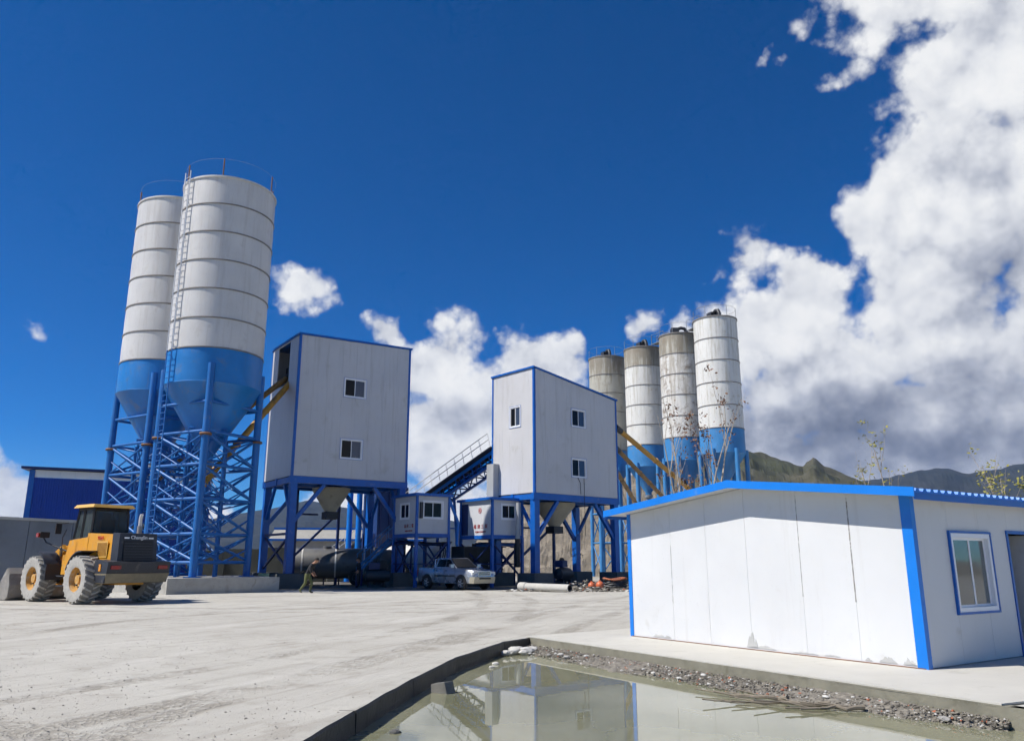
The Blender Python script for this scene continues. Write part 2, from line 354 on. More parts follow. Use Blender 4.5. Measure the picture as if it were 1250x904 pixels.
def bar(name, parent, a, b, r, m, n=8, r2=None):
    """round (n sides) or square (n=4) member between two points, sharing one unit mesh per material"""
    key = (m, n)
    if key not in UNIT:
        bm = B()
        if n == 4: box(bm, -1, 1, -1, 1, 0, 1)
        else: lathe(bm, [(1, 0), (1, 1)], n)
        me = bpy.data.meshes.new('member'); bmesh.ops.recalc_face_normals(bm, faces=bm.faces[:]); bm.to_mesh(me); bm.free(); me.materials.append(MATS[m])
        if n > 4:
            for p in me.polygons: p.use_smooth = len(p.vertices) == 4
        UNIT[key] = me
    a, b = Vector(a), Vector(b); x, y, d = frame_of(b - a)
    o = link(bpy.data.objects.new(name, UNIT[key]), parent)
    mt = Matrix((x, y, d)).transposed().to_4x4() @ Matrix.Diagonal((r, r2 or r, (b - a).length, 1)); mt.translation = a
    o.matrix_local = mt
    return o
def text_mesh(body, size, m, parent, mtx, name='lettering', align='CENTER', depth=.008, space=1.):
    cu = bpy.data.curves.new('text', 'FONT'); cu.body = body; cu.size = size; cu.align_x = align; cu.extrude = depth; cu.space_character = space; cu.resolution_u = 2
    o = bpy.data.objects.new('text', cu); COL.objects.link(o)
    bpy.context.view_layer.update()
    me = bpy.data.meshes.new_from_object(o.evaluated_get(bpy.context.evaluated_depsgraph_get()))
    bpy.data.objects.remove(o); bpy.data.curves.remove(cu)
    me.materials.clear(); me.materials.append(MATS[m])
    q = link(bpy.data.objects.new(name, me), parent); q.matrix_local = mtx
    return q
def axes(x, y, z, o):
    mt = Matrix((Vector(x), Vector(y), Vector(z))).transposed().to_4x4(); mt.translation = Vector(o); return mt

def panel_wall(parent, o, d, width, z0, topf, pw, openings, m, t=.06, breaks=None, name='wall_panel', gap=.004):
    """vertical sandwich panels side by side; wall runs from o along d, outside is d x up side"""
    o, d = Vector(o), Vector(d); n = Vector((d.y, -d.x, 0))
    if breaks is None:
        k = max(1, round(width / pw)); breaks = [width * i / k for i in range(k + 1)]
    for a, b in zip(breaks, breaks[1:]):
        a2, b2 = a + gap / 2, b - gap / 2
        cuts = sorted({a2, b2} | {q for w in openings for q in (w[0], w[1]) if a2 < q < b2})
        bm = B()
        for s, e in zip(cuts, cuts[1:]):
            mid = (s + e) / 2
            segs = [(z0, None)]
            for w in openings:
                if w[0] <= mid <= w[1]:
                    ns = []
                    for lo, hi in segs:
                        top = 1e9 if hi is None else hi
                        if w[3] <= lo or w[2] >= top: ns.append((lo, hi)); continue
                        if w[2] > lo: ns.append((lo, w[2]))
                        if w[3] < top: ns.append((w[3], hi))
                    segs = ns
            for lo, hi in segs:
                te, ts = (topf(e), topf(s)) if hi is None else (hi, hi)
                if min(te, ts) - lo < .01: continue
                if len(cuts) == 2 and len(bm.faces): obj(name, bm, m, parent); bm = B()
                prism(bm, [(s, lo), (e, lo), (e, te), (s, ts)], lambda u, v, w: o + d * u + Vector((0, 0, v)) - n * (t * w))
        obj(name, bm, m, parent)
def window(parent, o, d, u0, u1, z0, z1, trim=None, fw=.06, frame='frame_white', glass=('glass_dark', 'glass_light'), proud=.03, slide=0.):
    o, d = Vector(o), Vector(d); n = Vector((d.y, -d.x, 0))
    P = lambda u, v, w: o + d * u + Vector((0, 0, v)) + n * w
    def rect(bm, a, b, lo, hi, w0, w1): prism(bm, [(a, lo), (b, lo), (b, hi), (a, hi)], lambda u, v, w: P(u, v, w0 + (w1 - w0) * w))
    def ring(a, b, lo, hi, f, w0, w1):
        bm = B(); rect(bm, a, b, lo, lo + f, w0, w1); rect(bm, a, b, hi - f, hi, w0, w1)
        rect(bm, a, a + f, lo + f, hi - f, w0, w1); rect(bm, b - f, b, lo + f, hi - f, w0, w1); return bm
    if trim:
        win = obj('window', ring(u0 - .030, u1 + .030, z0 - .030, z1 + .030, .035, -.05, proud + .012), trim, parent)
        obj('frame', ring(u0 + .006, u1 - .006, z0 + .006, z1 - .006, fw, -.055, proud), frame, win)
    else:
        win = obj('window', ring(u0 - .03, u1 + .03, z0 - .03, z1 + .03, fw + .03, -.055, proud), frame, parent)
    a, b, lo, hi = u0 + fw, u1 - fw, z0 + fw, z1 - fw; mid = (a + b) / 2
    for k, (s, e) in enumerate(((a, mid + .02), (mid - .02, b))):
        w = -.012 - .028 * k
        obj('sash', ring(s, e, lo, hi, .045, w - .02, w), frame, win)
        bm = B(); rect(bm, s + .045, e - .045, lo + .045, hi - .045, w - .014, w - .008); obj('pane', bm, glass[k], win)
    return win

# ================================================================== SETTING
WATER = -.23
SLAB = .035
POND = [(.35, 17.59), (-.20, 16.75), (-1.01, 13.98), (-1.42, 11.6), (-1.76, 9.2), (-1.98, 7.5), (-2.4, 4.6), (-2.5, 2.6), (6.9, 2.6), (7.4, 6.6), (5.5, 9.48)]
def build_ground():
    bm = B()
    S = 7200
    outer = [(-S, -600), (S, -600), (S, S), (-S, S)]
    ring = lambda pts, z: [bm.verts.new((x, y, z)) for x, y in pts]
    a, b = ring(outer, 0), ring(POND, 0)
    es = [bm.edges.new((q[i], q[(i + 1) % len(q)])) for q in (a, b) for i in range(len(q))]
    bmesh.ops.triangle_fill(bm, edges=es, use_beauty=True)
    # drop any face inside the pond
    for f in list(bm.faces):
        c = f.calc_center_median()
        if inside(c.x, c.y, POND): bm.faces.remove(f)
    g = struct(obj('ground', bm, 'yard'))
    bm = B(); cx = sum(p[0] for p in POND) / len(POND); cy = sum(p[1] for p in POND) / len(POND)
    bm.faces.new([bm.verts.new((cx + (x - cx) * 1.05, cy + (y - cy) * 1.03, -.62)) for x, y in POND]); struct(obj('pond_bed', bm, 'slab_side'))
    bm = B(); bm.faces.new([bm.verts.new((cx + (x - cx) * 1.03, cy + (y - cy) * 1.02, WATER)) for x, y in POND]); struct(obj('pond_water', bm, 'water'))
def inside(x, y, poly):
    r = False; j = len(poly) - 1
    for i in range(len(poly)):
        (xi, yi), (xj, yj) = poly[i], poly[j]
        if (yi > y) != (yj > y) and x < (xj - xi) * (y - yi) / (yj - yi) + xi: r = not r
        j = i
    return r
build_ground()

def build_kerb():
    root = bpy.data.objects.new('kerb', None); COL.objects.link(root); struct(root)
    pts = [Vector((x, y, 0)) for x, y in POND[:8]]
    for i, (a, b) in enumerate(zip(pts, pts[1:])):
        d = (b - a).normalized(); n = Vector((-d.y, d.x, 0))    # towards the pond on the right
        if n.x < 0: n = -n
        g = .006 if i else 0
        bm = B(); L = (b - a).length; k = max(1, int(L / .35)); rng = random.Random(i)
        rows = []
        for s in range(k + 1):
            p = a + d * (g + (L - 2 * g) * s / k); j = rng.uniform(-.012, .012); jz = rng.uniform(-.002, .002)
            rows.append([bm.verts.new(p - n * .14 + Vector((0, 0, .008 + jz))), bm.verts.new(p + n * (.035 + j) + Vector((0, 0, .008 + jz))),
                         bm.verts.new(p + n * (.055 + j) + Vector((0, 0, -.02 + jz))), bm.verts.new(p + n * (.06 - j) + Vector((0, 0, -.6))), bm.verts.new(p - n * .14 + Vector((0, 0, -.6)))])
        for r0, r1 in zip(rows, rows[1:]):
            for q in range(5):
                f = bm.faces.new((r0[q], r0[(q + 1) % 5], r1[(q + 1) % 5], r1[q])); f.material_index = 1 if q == 0 else 0
        bm.faces.new(rows[0]); bm.faces.new(rows[-1])
        obj('kerb_stone', bm, None, root, mats=['kerb_wet_shade', 'yard'])
    near = [Vector((x, y, 0)) for x, y in POND[7:] + POND[:0]]
    bm = B()
    for a, b in zip(near, near[1:]):
        d = (b - a).normalized(); n = Vector((d.y, -d.x, 0))
        hexa(bm, [a + Vector((0, 0, -.6)), b + Vector((0, 0, -.6)), b + n * .15 + Vector((0, 0, -.6)), a + n * .15 + Vector((0, 0, -.6)), a + Vector((0, 0, .012)), b + Vector((0, 0, .012)), b + n * .15 + Vector((0, 0, .012)), a + n * .15 + Vector((0, 0, .012))])
    obj('kerb_stone', bm, 'slab_side', root)
build_kerb()

HX, HY, HYAW = 6.16, 12.28, 34.0     # house corner nearest the pond
ha = R(HYAW); HRD = Vector((math.cos(ha), math.sin(ha), 0)); HLD = Vector((-math.sin(ha), math.cos(ha), 0)); HC = Vector((HX, HY, 0))
def build_slab():
    # concrete apron the house stands on: front edge drops to the pond
    bm = B()
    front = [(.33, 17.62), (1.5, 15.78), (2.7, 13.87), (3.9, 12.0), (5.52, 9.46)]
    top = front + [(8.6, 10.9), (13.2, 14.2), (17.5, 17.2), (12.5, 25.5), (6.0, 22.5), (2.5, 19.3)]
    rng = random.Random(3)
    fine = []
    n = len(top)
    for i in range(n):
        a, b = Vector(top[i]), Vector(top[(i + 1) % n]); k = 10 if i < 4 else 1
        for s in range(k):
            p = a.lerp(b, s / k); j = rng.uniform(-.004, .004) if i < 4 else 0
            fine.append((p.x + j, p.y + j * .6))
    a = [bm.verts.new((x, y, SLAB - .018)) for x, y in fine]; c = [bm.verts.new((x, y, -.6)) for x, y in fine]
    cx, cy = sum(x for x, y in fine) / len(fine), sum(y for x, y in fine) / len(fine)
    t = []
    for x, y in fine:
        t.append(bm.verts.new((x, y, SLAB)))
    m = len(fine)
    bm.faces.new(t)
    for i in range(m):
        j = (i + 1) % m
        f = bm.faces.new((a[i], a[j], t[j], t[i])); f = bm.faces.new((c[i], c[j], a[j], a[i])); f.material_index = 1
    struct(obj('house_apron', bm, None, mats=['slab', 'slab_side']))
    # step block at the end of the apron
    bm = B(); hexa(bm, [(5.56, 9.40, -.6), (7.5, 6.7, -.6), (9.2, 8.0, -.6), (8.6, 10.85, -.6), (5.56, 9.40, .012), (7.5, 6.7, .012), (9.2, 8.0, .012), (8.6, 10.85, .012)]); bevel(bm, .02)
    struct(obj('apron_step', bm, 'slab'))
build_slab()

def ico():
    bm = B(); bmesh.ops.create_icosphere(bm, subdivisions=1, radius=1.); bm.verts.ensure_lookup_table()
    r = ([v.co.copy() for v in bm.verts], [[v.index for v in f.verts] for f in bm.faces]); bm.free(); return r
ICO_V, ICO_F = ico()
class Stones:
    """many little stones gathered into one mesh"""
    def __init__(s): s.v, s.f, s.m = [], [], []
    def add(s, p, r, rng, mi=0, flat=.7):
        a, tl = rng.uniform(0, 6.28), rng.uniform(-.5, .5); ca, sa = math.cos(a), math.sin(a); st, ct = math.sin(tl), math.cos(tl)
        sx, sy, sz = r * rng.uniform(.7, 1.3), r * rng.uniform(.7, 1.1), r * rng.uniform(.5, .9) * flat; n = len(s.v)
        for q in ICO_V:
            k = rng.uniform(.75, 1.15); x, y, z = q.x * sx * k, q.y * sy * k, q.z * sz * k
            y, z = y * ct - z * st, y * st + z * ct
            s.v.append((p[0] + x * ca - y * sa, p[1] + x * sa + y * ca, p[2] + z))
        s.f += [[i + n for i in f] for f in ICO_F]; s.m += [mi] * len(ICO_F)
    def build(s, name, mats):
        me = bpy.data.meshes.new(name); me.from_pydata(s.v, [], s.f); me.polygons.foreach_set('material_index', s.m)
        for x in mats: me.materials.append(MATS[x])
        return link(bpy.data.objects.new(name, me))
def build_bank():
    # muddy gravel strip between the apron and the water
    a, b = Vector((.36, 17.5, 0)), Vector((5.54, 9.38, 0)); d = (b - a).normalized(); n = Vector((d.y, -d.x, 0))
    if n.y > 0: n = -n
    if n.x > 0: n = -n
    bm = B(); L = (b - a).length; rows = []; K = 90; rng = random.Random(5); prof = []
    for i in range(K + 1):
        s = i / K; w = .36 + .26 * math.sin(s * 3.0 + .4) + .2 * noise.noise(Vector((s * 9, 0, 3))) + .10 * noise.noise(Vector((s * 34, 0, 8)))
        if s > .90: w *= 1 - (s - .90) * 6
        w = max(w, .12); prof.append(w); row = []
        for j in range(9):
            t = j / 8; p = a + d * (L * s) + n * (w * t * 1.25 - .02)
            z = -.13 - .02 * math.sin(s * 14) - .155 * t ** 1.2 + .03 * noise.noise(Vector((s * 40, t * 4, 1)))
            row.append(bm.verts.new((p.x, p.y, z)))
        rows.append(row)
    for r0, r1 in zip(rows, rows[1:]):
        for j in range(8): bm.faces.new((r0[j], r0[j + 1], r1[j + 1], r1[j]))
    struct(obj('gravel_bank', bm, 'gravel_bits'))
    st = Stones()
    for i in range(3600):
        s = rng.random() ** .9; w = prof[min(K, int(s * K))]; t = rng.random() ** 1.0
        p = a + d * (L * s) + n * (w * t * 1.08); z = -.12 - .135 * t ** 1.2 + .005
        sz = rng.choice((.010, .013, .017, .024)) * rng.uniform(.7, 1.3)
        mi = rng.choices((0, 1, 2), (13, 1.8, .5))[0]
        st.add((p.x, p.y, z), sz, rng, mi)
    stuff(st.build('gravel', ['gravel_bits', 'stone_white', 'brick_red']))
    tag(bpy.data.objects['gravel'], 'loose grey, white and rust-red gravel along the pond edge below the apron', 'gravel')
    return a, d, n, L, prof, K
BANK = build_bank()

def scatter_yard():
    rng = random.Random(11); st = Stones(); k = 0
    while k < 6500:
        y = 6.5 + rng.random() ** 1.6 * 34; x = rng.uniform(-.75, .25) * y
        if x > 3 and y < 24: continue
        if inside(x, y, POND): continue
        # clusters
        if noise.noise(Vector((x * .25, y * .12, 7))) < rng.uniform(-.5, .45): continue
        s = rng.choice((.004, .005, .006, .009)) * rng.uniform(.7, 1.4)
        if rng.random() < .03: s *= 1.6
        st.add((x, y, s * .3), s, rng, 0, 1.)
        k += 1
    o = stuff(st.build('loose_stones', ['pebble'])); tag(o, 'small loose stones and crumbs scattered over the pale yard', 'pebbles')
scatter_yard()

def ridge_hill(name, ridge, front, back, m, amp, seed, cols=150, rows=26, freq=.01):
    """a hill range: ridge line of (x, y, z) with slopes falling towards the camera and away from it"""
    pts = [Vector(p) for p in ridge]
    acc = [0]
    for a, b in zip(pts, pts[1:]): acc.append(acc[-1] + (b - a).length)
    def at(s):
        s *= acc[-1]
        for i in range(len(pts) - 1):
            if s <= acc[i + 1]: return pts[i].lerp(pts[i + 1], (s - acc[i]) / (acc[i + 1] - acc[i]))
        return pts[-1]
    bm = B(); g = []
    for i in range(cols + 1):
        p = at(i / cols); out = Vector((p.x, p.y, 0)).normalized(); row = []
        for j in range(-rows // 2, rows + 1):
            t = j / rows if j > 0 else j / (rows // 2)
            q = Vector((p.x, p.y, 0)) - out * (front * t if j > 0 else -back * -t)
            h = p.z * (1 - abs(t)) ** 1.15 if j > 0 else p.z * (1 - abs(t))
            rn = noise.ridged_multi_fractal(Vector((q.x * freq, q.y * freq, seed)), 1.0, 2.1, 6, 1.0, 2.0)
            f = noise.fractal(Vector((q.x * freq * 3, q.y * freq * 3, seed)), .9, 2.1, 6)
            w = math.sin(min(1, abs(t) * 1.15) * math.pi) * .9 + .16
            h += (rn - 1.0) * amp * w * p.z * .35 + f * amp * p.z * .10
            row.append(bm.verts.new((q.x, q.y, max(h, -4) if abs(t) < .98 else -4)))
        g.append(row)
    for r0, r1 in zip(g, g[1:]):
        for j in range(len(r0) - 1): bm.faces.new((r0[j], r0[j + 1], r1[j + 1], r1[j]))
    return struct(obj(name, bm, m, smooth=False))
def far_pts(lst, dist):
    F, P = 955.0, R(13.65); out = []
    for x, y in lst:
        u, v = (x - 625) / F, (452 - y) / F; r = Vector((u, math.cos(P) - v * math.sin(P), math.sin(P) + v * math.cos(P)))
        k = dist / math.hypot(r.x, r.y); out.append((r.x * k, r.y * k, 1.6 + r.z * k))
    return out
ridge_hill('green_hill', far_pts([(560, 690), (640, 655), (700, 618), (760, 585), (820, 556), (870, 543), (905, 546), (935, 556), (960, 562), (980, 567), (993, 559), (1006, 569), (1030, 577), (1060, 588), (1110, 612), (1180, 660), (1260, 690)], 1500), 750, 700, 'hill_green', .38, 3.3, freq=.006, cols=260, rows=40)
ridge_hill('far_mountain', far_pts([(930, 660), (980, 610), (1040, 590), (1090, 580), (1120, 572), (1150, 570), (1180, 577), (1230, 572), (1300, 560), (1400, 575), (1550, 600), (1700, 660)], 5200), 2200, 2000, 'hill_far', .45, 9.1, freq=.0016, cols=140)
ridge_hill('far_mountain', far_pts([(-420, 660), (-250, 632), (-120, 640), (0, 633), (90, 640), (180, 626), (260, 632), (330, 621), (372, 611), (405, 618), (440, 622), (490, 618), (530, 632), (600, 645), (680, 668), (740, 690)], 5200), 2200, 2000, 'hill_far', .45, 5.7, freq=.0016, cols=160)

def earth_bank():
    # graded sand and gravel slope behind the plant
    bm = B(); K, J = 170, 60; g = []
    for i in range(K + 1):
        s = i / K; x = -6.5 + 42 * s; row = []
        ht = 12.5 * min(1, s * 5.0) ** .8 * min(1, (1 - s) * 2.6) + 1.6 * noise.noise(Vector((x * .06, 0, 2)))
        for j in range(J + 1):
            t = j / J; y = 88 + 46 * t + 2.2 * noise.noise(Vector((x * .1, t * 2, 5)))
            z = ht * (t / .38) ** .92 if t < .38 else ht * (1 + .10 * (t - .38)) if t < .8 else ht * 1.04 * (1 - t) / .2
            z += .75 * noise.fractal(Vector((x * .22 + y * .12, y * .35 - x * .1, 3.)), .75, 2.1, 6) * (0 if j == 0 else 1)
            row.append(bm.verts.new((x, y, z - .05)))
        g.append(row)
    for r0, r1 in zip(g, g[1:]):
        for j in range(J): bm.faces.new((r0[j], r0[j + 1], r1[j + 1], r1[j]))
    struct(obj('earth_bank', bm, 'earth_bank'))
earth_bank()

# ================================================================== PREFAB HOUSE
def build_house():
    L, Wd = 9.0, 6.44; e = 2.58; ap = 2.93; z0 = SLAB
    h = thing('prefab_house', 'white sandwich-panel house with bright blue trim standing beside the pond', 'house', HC, HYAW)
    gt = lambda u: e + (ap - e) * (1 - abs(u - Wd / 2) / (Wd / 2))
    br = [0, Wd - 5.16, Wd - 4.2, Wd - 3.22, Wd - 2.06, Wd - 1.07, Wd]
    panel_wall(h, (0, Wd, 0), (0, -1, 0), Wd, z0 + .012, gt, 1, [], 'house_panel', breaks=br)
    panel_wall(h, (L, 0, 0), (0, 1, 0), Wd, z0 + .012, gt, 1.07, [], 'house_panel')
    op = [(1.03, 2.31, .80, 2.04), (2.99, 3.92, -1, 2.06)]
    panel_wall(h, (.065, 0, 0), (1, 0, 0), L - .13, z0 + .012, lambda u: e, 1.0, [(a - .065, b - .065, c, d) for a, b, c, d in op], 'house_panel')
    panel_wall(h, (L - .065, Wd, 0), (-1, 0, 0), L - .13, z0 + .012, lambda u: e, 1.0, [], 'house_panel')
    w = window(h, (0, 0, 0), (1, 0, 0), 1.03, 2.31, .80, 2.04, trim='blue_trim', fw=.07, glass=('glass_house', 'glass_house'))
    # door opening: frame and a leaf standing open inside
    bm = B(); box(bm, 2.94, 2.995, -.02, .07, z0, 2.11); box(bm, 3.915, 3.97, -.02, .07, z0, 2.11); box(bm, 2.995, 3.915, -.02, .07, 2.055, 2.11)
    obj('door_frame', bm, 'blue_trim', h)
    dl = obj('door', boxbm(3.86, 3.90, .08, .96, z0 + .02, 2.04), 'house_panel', h); obj('handle', boxbm(3.80, 3.86, .84, .92, 1.0, 1.05), 'grey_steel', dl)
    # corner trims
    for name, x0, x1, y0, y1 in (('corner_trim', -.014, -.002, -.014, .155), ('corner_trim', -.002, .10, -.014, -.002), ('corner_trim', -.014, -.002, Wd - .09, Wd + .014), ('corner_trim', L + .002, L + .014, -.014, .15)):
        obj(name, boxbm(x0, x1, y0, y1, z0, e + .05), 'bright_blue', h)
    obj('base_rail', boxbm(-.02, .05, .03, Wd - .03, z0, z0 + .014), 'rust', h)
    # roof
    fo, eo = .40, .30; slope = (ap - e) / (Wd / 2)
    roof = obj('roof', ridge_cap(L, fo, Wd, ap), 'bright_blue', h)
    for side in (0, 1):
        x = -fo; nsheet = 12; sw = (L + 2 * fo) / nsheet
        for k in range(nsheet):
            bm = B(); prof = []
            nr = 4; p = sw / nr
            for r in range(nr):
                b0 = x + r * p
                prof += [(b0 + .002 * (r == 0), .0), (b0 + p * .42, .0), (b0 + p * .54, .042), (b0 + p * .86, .042), (b0 + p * .98, .0)]
            ys = (Wd / 2, -eo) if side == 0 else (Wd / 2, Wd + eo)
            lo = []
            for y in ys:
                zz = ap + .075 - slope * abs(y - Wd / 2)
                lo.append(([bm.verts.new((px, y, zz + pz)) for px, pz in prof], [bm.verts.new((px, y, zz - .028)) for px in (prof[0][0], prof[-1][0])]))
            (a, ab), (b, bb) = lo
            for i in range(len(prof) - 1): bm.faces.new((a[i], a[i + 1], b[i + 1], b[i]))
            bm.faces.new((ab[0], ab[1], bb[1], bb[0])); bm.faces.new([*b, bb[1], bb[0]]); bm.faces.new([*a, ab[1], ab[0]])
            bm.faces.new((a[0], b[0], bb[0], ab[0])); bm.faces.new((a[-1], b[-1], bb[1], ab[1]))
            obj('roof_sheet', bm, 'bright_blue', roof); x += sw
    # soffit boards and barge boards
    for side in (0, 1):
        y0, y1 = (-eo + .03, Wd / 2) if side == 0 else (Wd / 2, Wd + eo - .03)
        f = lambda y: ap + .038 - slope * abs(y - Wd / 2)
        bm = B(); hexa(bm, [(-fo + .03, y0, f(y0) - .03), (L + fo - .03, y0, f(y0) - .03), (L + fo - .03, y1, f(y1) - .03), (-fo + .03, y1, f(y1) - .03), (-fo + .03, y0, f(y0)), (L + fo - .03, y0, f(y0)), (L + fo - .03, y1, f(y1)), (-fo + .03, y1, f(y1))])
        obj('soffit', bm, 'house_panel', roof)
        for xf in (-fo - .022, L + fo + .002):
            ya, yb = (-eo - .03, Wd / 2) if side == 0 else (Wd / 2, Wd + eo + .03)
            bm = B(); q = lambda y: ap - slope * abs(y - Wd / 2)
            hexa(bm, [(xf, ya, q(ya) - .012), (xf + .02, ya, q(ya) - .012), (xf + .02, yb, q(yb) - .012), (xf, yb, q(yb) - .012), (xf, ya, q(ya) + .128), (xf + .02, ya, q(ya) + .128), (xf + .02, yb, q(yb) + .128), (xf, yb, q(yb) + .128)])
            obj('barge_board', bm, 'bright_blue', roof)
    for y in (-eo - .02, Wd + eo + .002):
        z = ap - slope * (Wd / 2 + eo); obj('eave_trim', boxbm(-fo, L + fo, y, y + .018, z - .055, z + .046), 'blue_trim', roof)
    # mortar smears and chipped corners low on the gable, streaks of sealant in the joints
    rng = random.Random(2)
    for u, z, w_, hh in ((3.22, .075, .25, .30), (3.0, .075, .6, .06), (5.6, .075, .34, .08), (5.35, .075, .2, .05), (.62, .07, .3, .10), (.95, .07, .12, .05), (.28, .07, .2, .11), (1.6, .075, .3, .03), (.2, .07, .3, .035), (2.1, .072, .5, .025)):
        n = 13; poly = [(u - w_ / 2, z)] + [(u - w_ / 2 + w_ * i / n, z + hh * (math.sin(math.pi * i / n) ** .9) * rng.uniform(.35, 1.05)) for i in range(1, n)] + [(u + w_ / 2, z)]
        bm = B(); prism(bm, [(Wd - q, v) for q, v in poly], lambda a, v, s: Vector((-.002 - .006 * s, Wd - a, v))); obj('mortar_smear', bm, 'plaster_grey', h)
    for v, za, zb, wd in ((1.07, .95, 2.62, .022), (2.06, 1.0, 2.72, .012), (5.16, .75, 1.9, .010)):
        obj('joint_stain', boxbm(-.004, -.001, v - wd / 2, v + wd / 2, za, zb), 'joint_grime', h)
    return h
def ridge_cap(L, fo, Wd, ap):
    bm = B(); y = Wd / 2
    hexa(bm, [(-fo - .02, y - .16, ap + .095), (L + fo + .02, y - .16, ap + .095), (L + fo + .02, y + .16, ap + .095), (-fo - .02, y + .16, ap + .095), (-fo - .02, y - .01, ap + .135), (L + fo + .02, y - .01, ap + .135), (L + fo + .02, y + .01, ap + .135), (-fo - .02, y + .01, ap + .135)]); return bm
def grime_mat():
    m = mat('joint_grime', (.34, .31, .28), .8, var=.3, vs=4)
    t = NT(m.node_tree); b = t.n['Principled BSDF']; pos = t.node('ShaderNodeNewGeometry').outputs['Position']
    t.l.new(t.ramp(t.noise(pos, 9, 6, .7), .36, .62, .05, .5), b.inputs['Alpha'])
grime_mat()
mat('glass_house', (.10, .115, .115), .04, var=.1, spec=1.0)
build_house()

# ================================================================== CEMENT SILOS
def silo_common(t, Rr, zw, zb, za, zt, nring, white, blue, top_white=None, flange='silo_flange'):
    for k in range(nring):
        a = zw + (zt - zw) * k / nring; b = zw + (zt - zw) * (k + 1) / nring
        bm = lathe(B(), [(Rr, a + .012), (Rr + .012, a + (b - a) * .5), (Rr, b - .012)], 64, cap=False)
        obj('shell_ring', bm, top_white if (top_white and k == nring - 1) else white, t, True)
        bm = lathe(B(), [(Rr - .02, a - .035), (Rr + .045, a - .035), (Rr + .055, a), (Rr + .045, a + .035), (Rr - .02, a + .035)], 64, cap=False)
        obj('ring_flange', bm, flange, t, True)
    obj('roof_cap', lathe(B(), [(Rr - .05, zt - .08), (Rr + .07, zt - .08), (Rr + .07, zt + .02), (Rr - .05, zt + .05), (.4, zt + .42), (.001, zt + .45)], 64, cap=False), flange if top_white else white, t, True)
    obj('lower_band', lathe(B(), [(Rr + .006, zb), (Rr + .006, zw - .04)], 64, cap=False), blue, t, True)
    obj('cone', lathe(B(), [(Rr + .02, zb + .06), (Rr + .03, zb), (Rr - .03, zb - .06), (.32, za), (.30, za - .25)], 64, cap=False), blue, t, True)
    obj('outlet_gate', lathe(B(), [(.3, za - .26), (.42, za - .28), (.42, za - .5), (.26, za - .52), (.26, za - .95)], 20), 'grey_steel', t, True)
def ladder(parent, foot, top, out, m, rung=.3, w=.24, cage=False):
    foot, top, out = Vector(foot), Vector(top), Vector(out).normalized(); side = out.cross((top - foot).normalized()).normalized()
    bm = B()
    for s in (-1, 1): tube(bm, [foot + side * w * s, top + side * w * s], .035, 6)
    lad = obj('ladder', bm, m, parent)
    n = int((top - foot).length / rung)
    for i in range(1, n):
        p = foot.lerp(top, i / n); bar('rung', lad, p - side * w, p + side * w, .02, m, 6)
    for i in range(0, n, 6):
        p = foot.lerp(top, (i + 1) / (n + 1)); bar('bracket', lad, p, p - out * .13, .025, m, 4)
    return lad
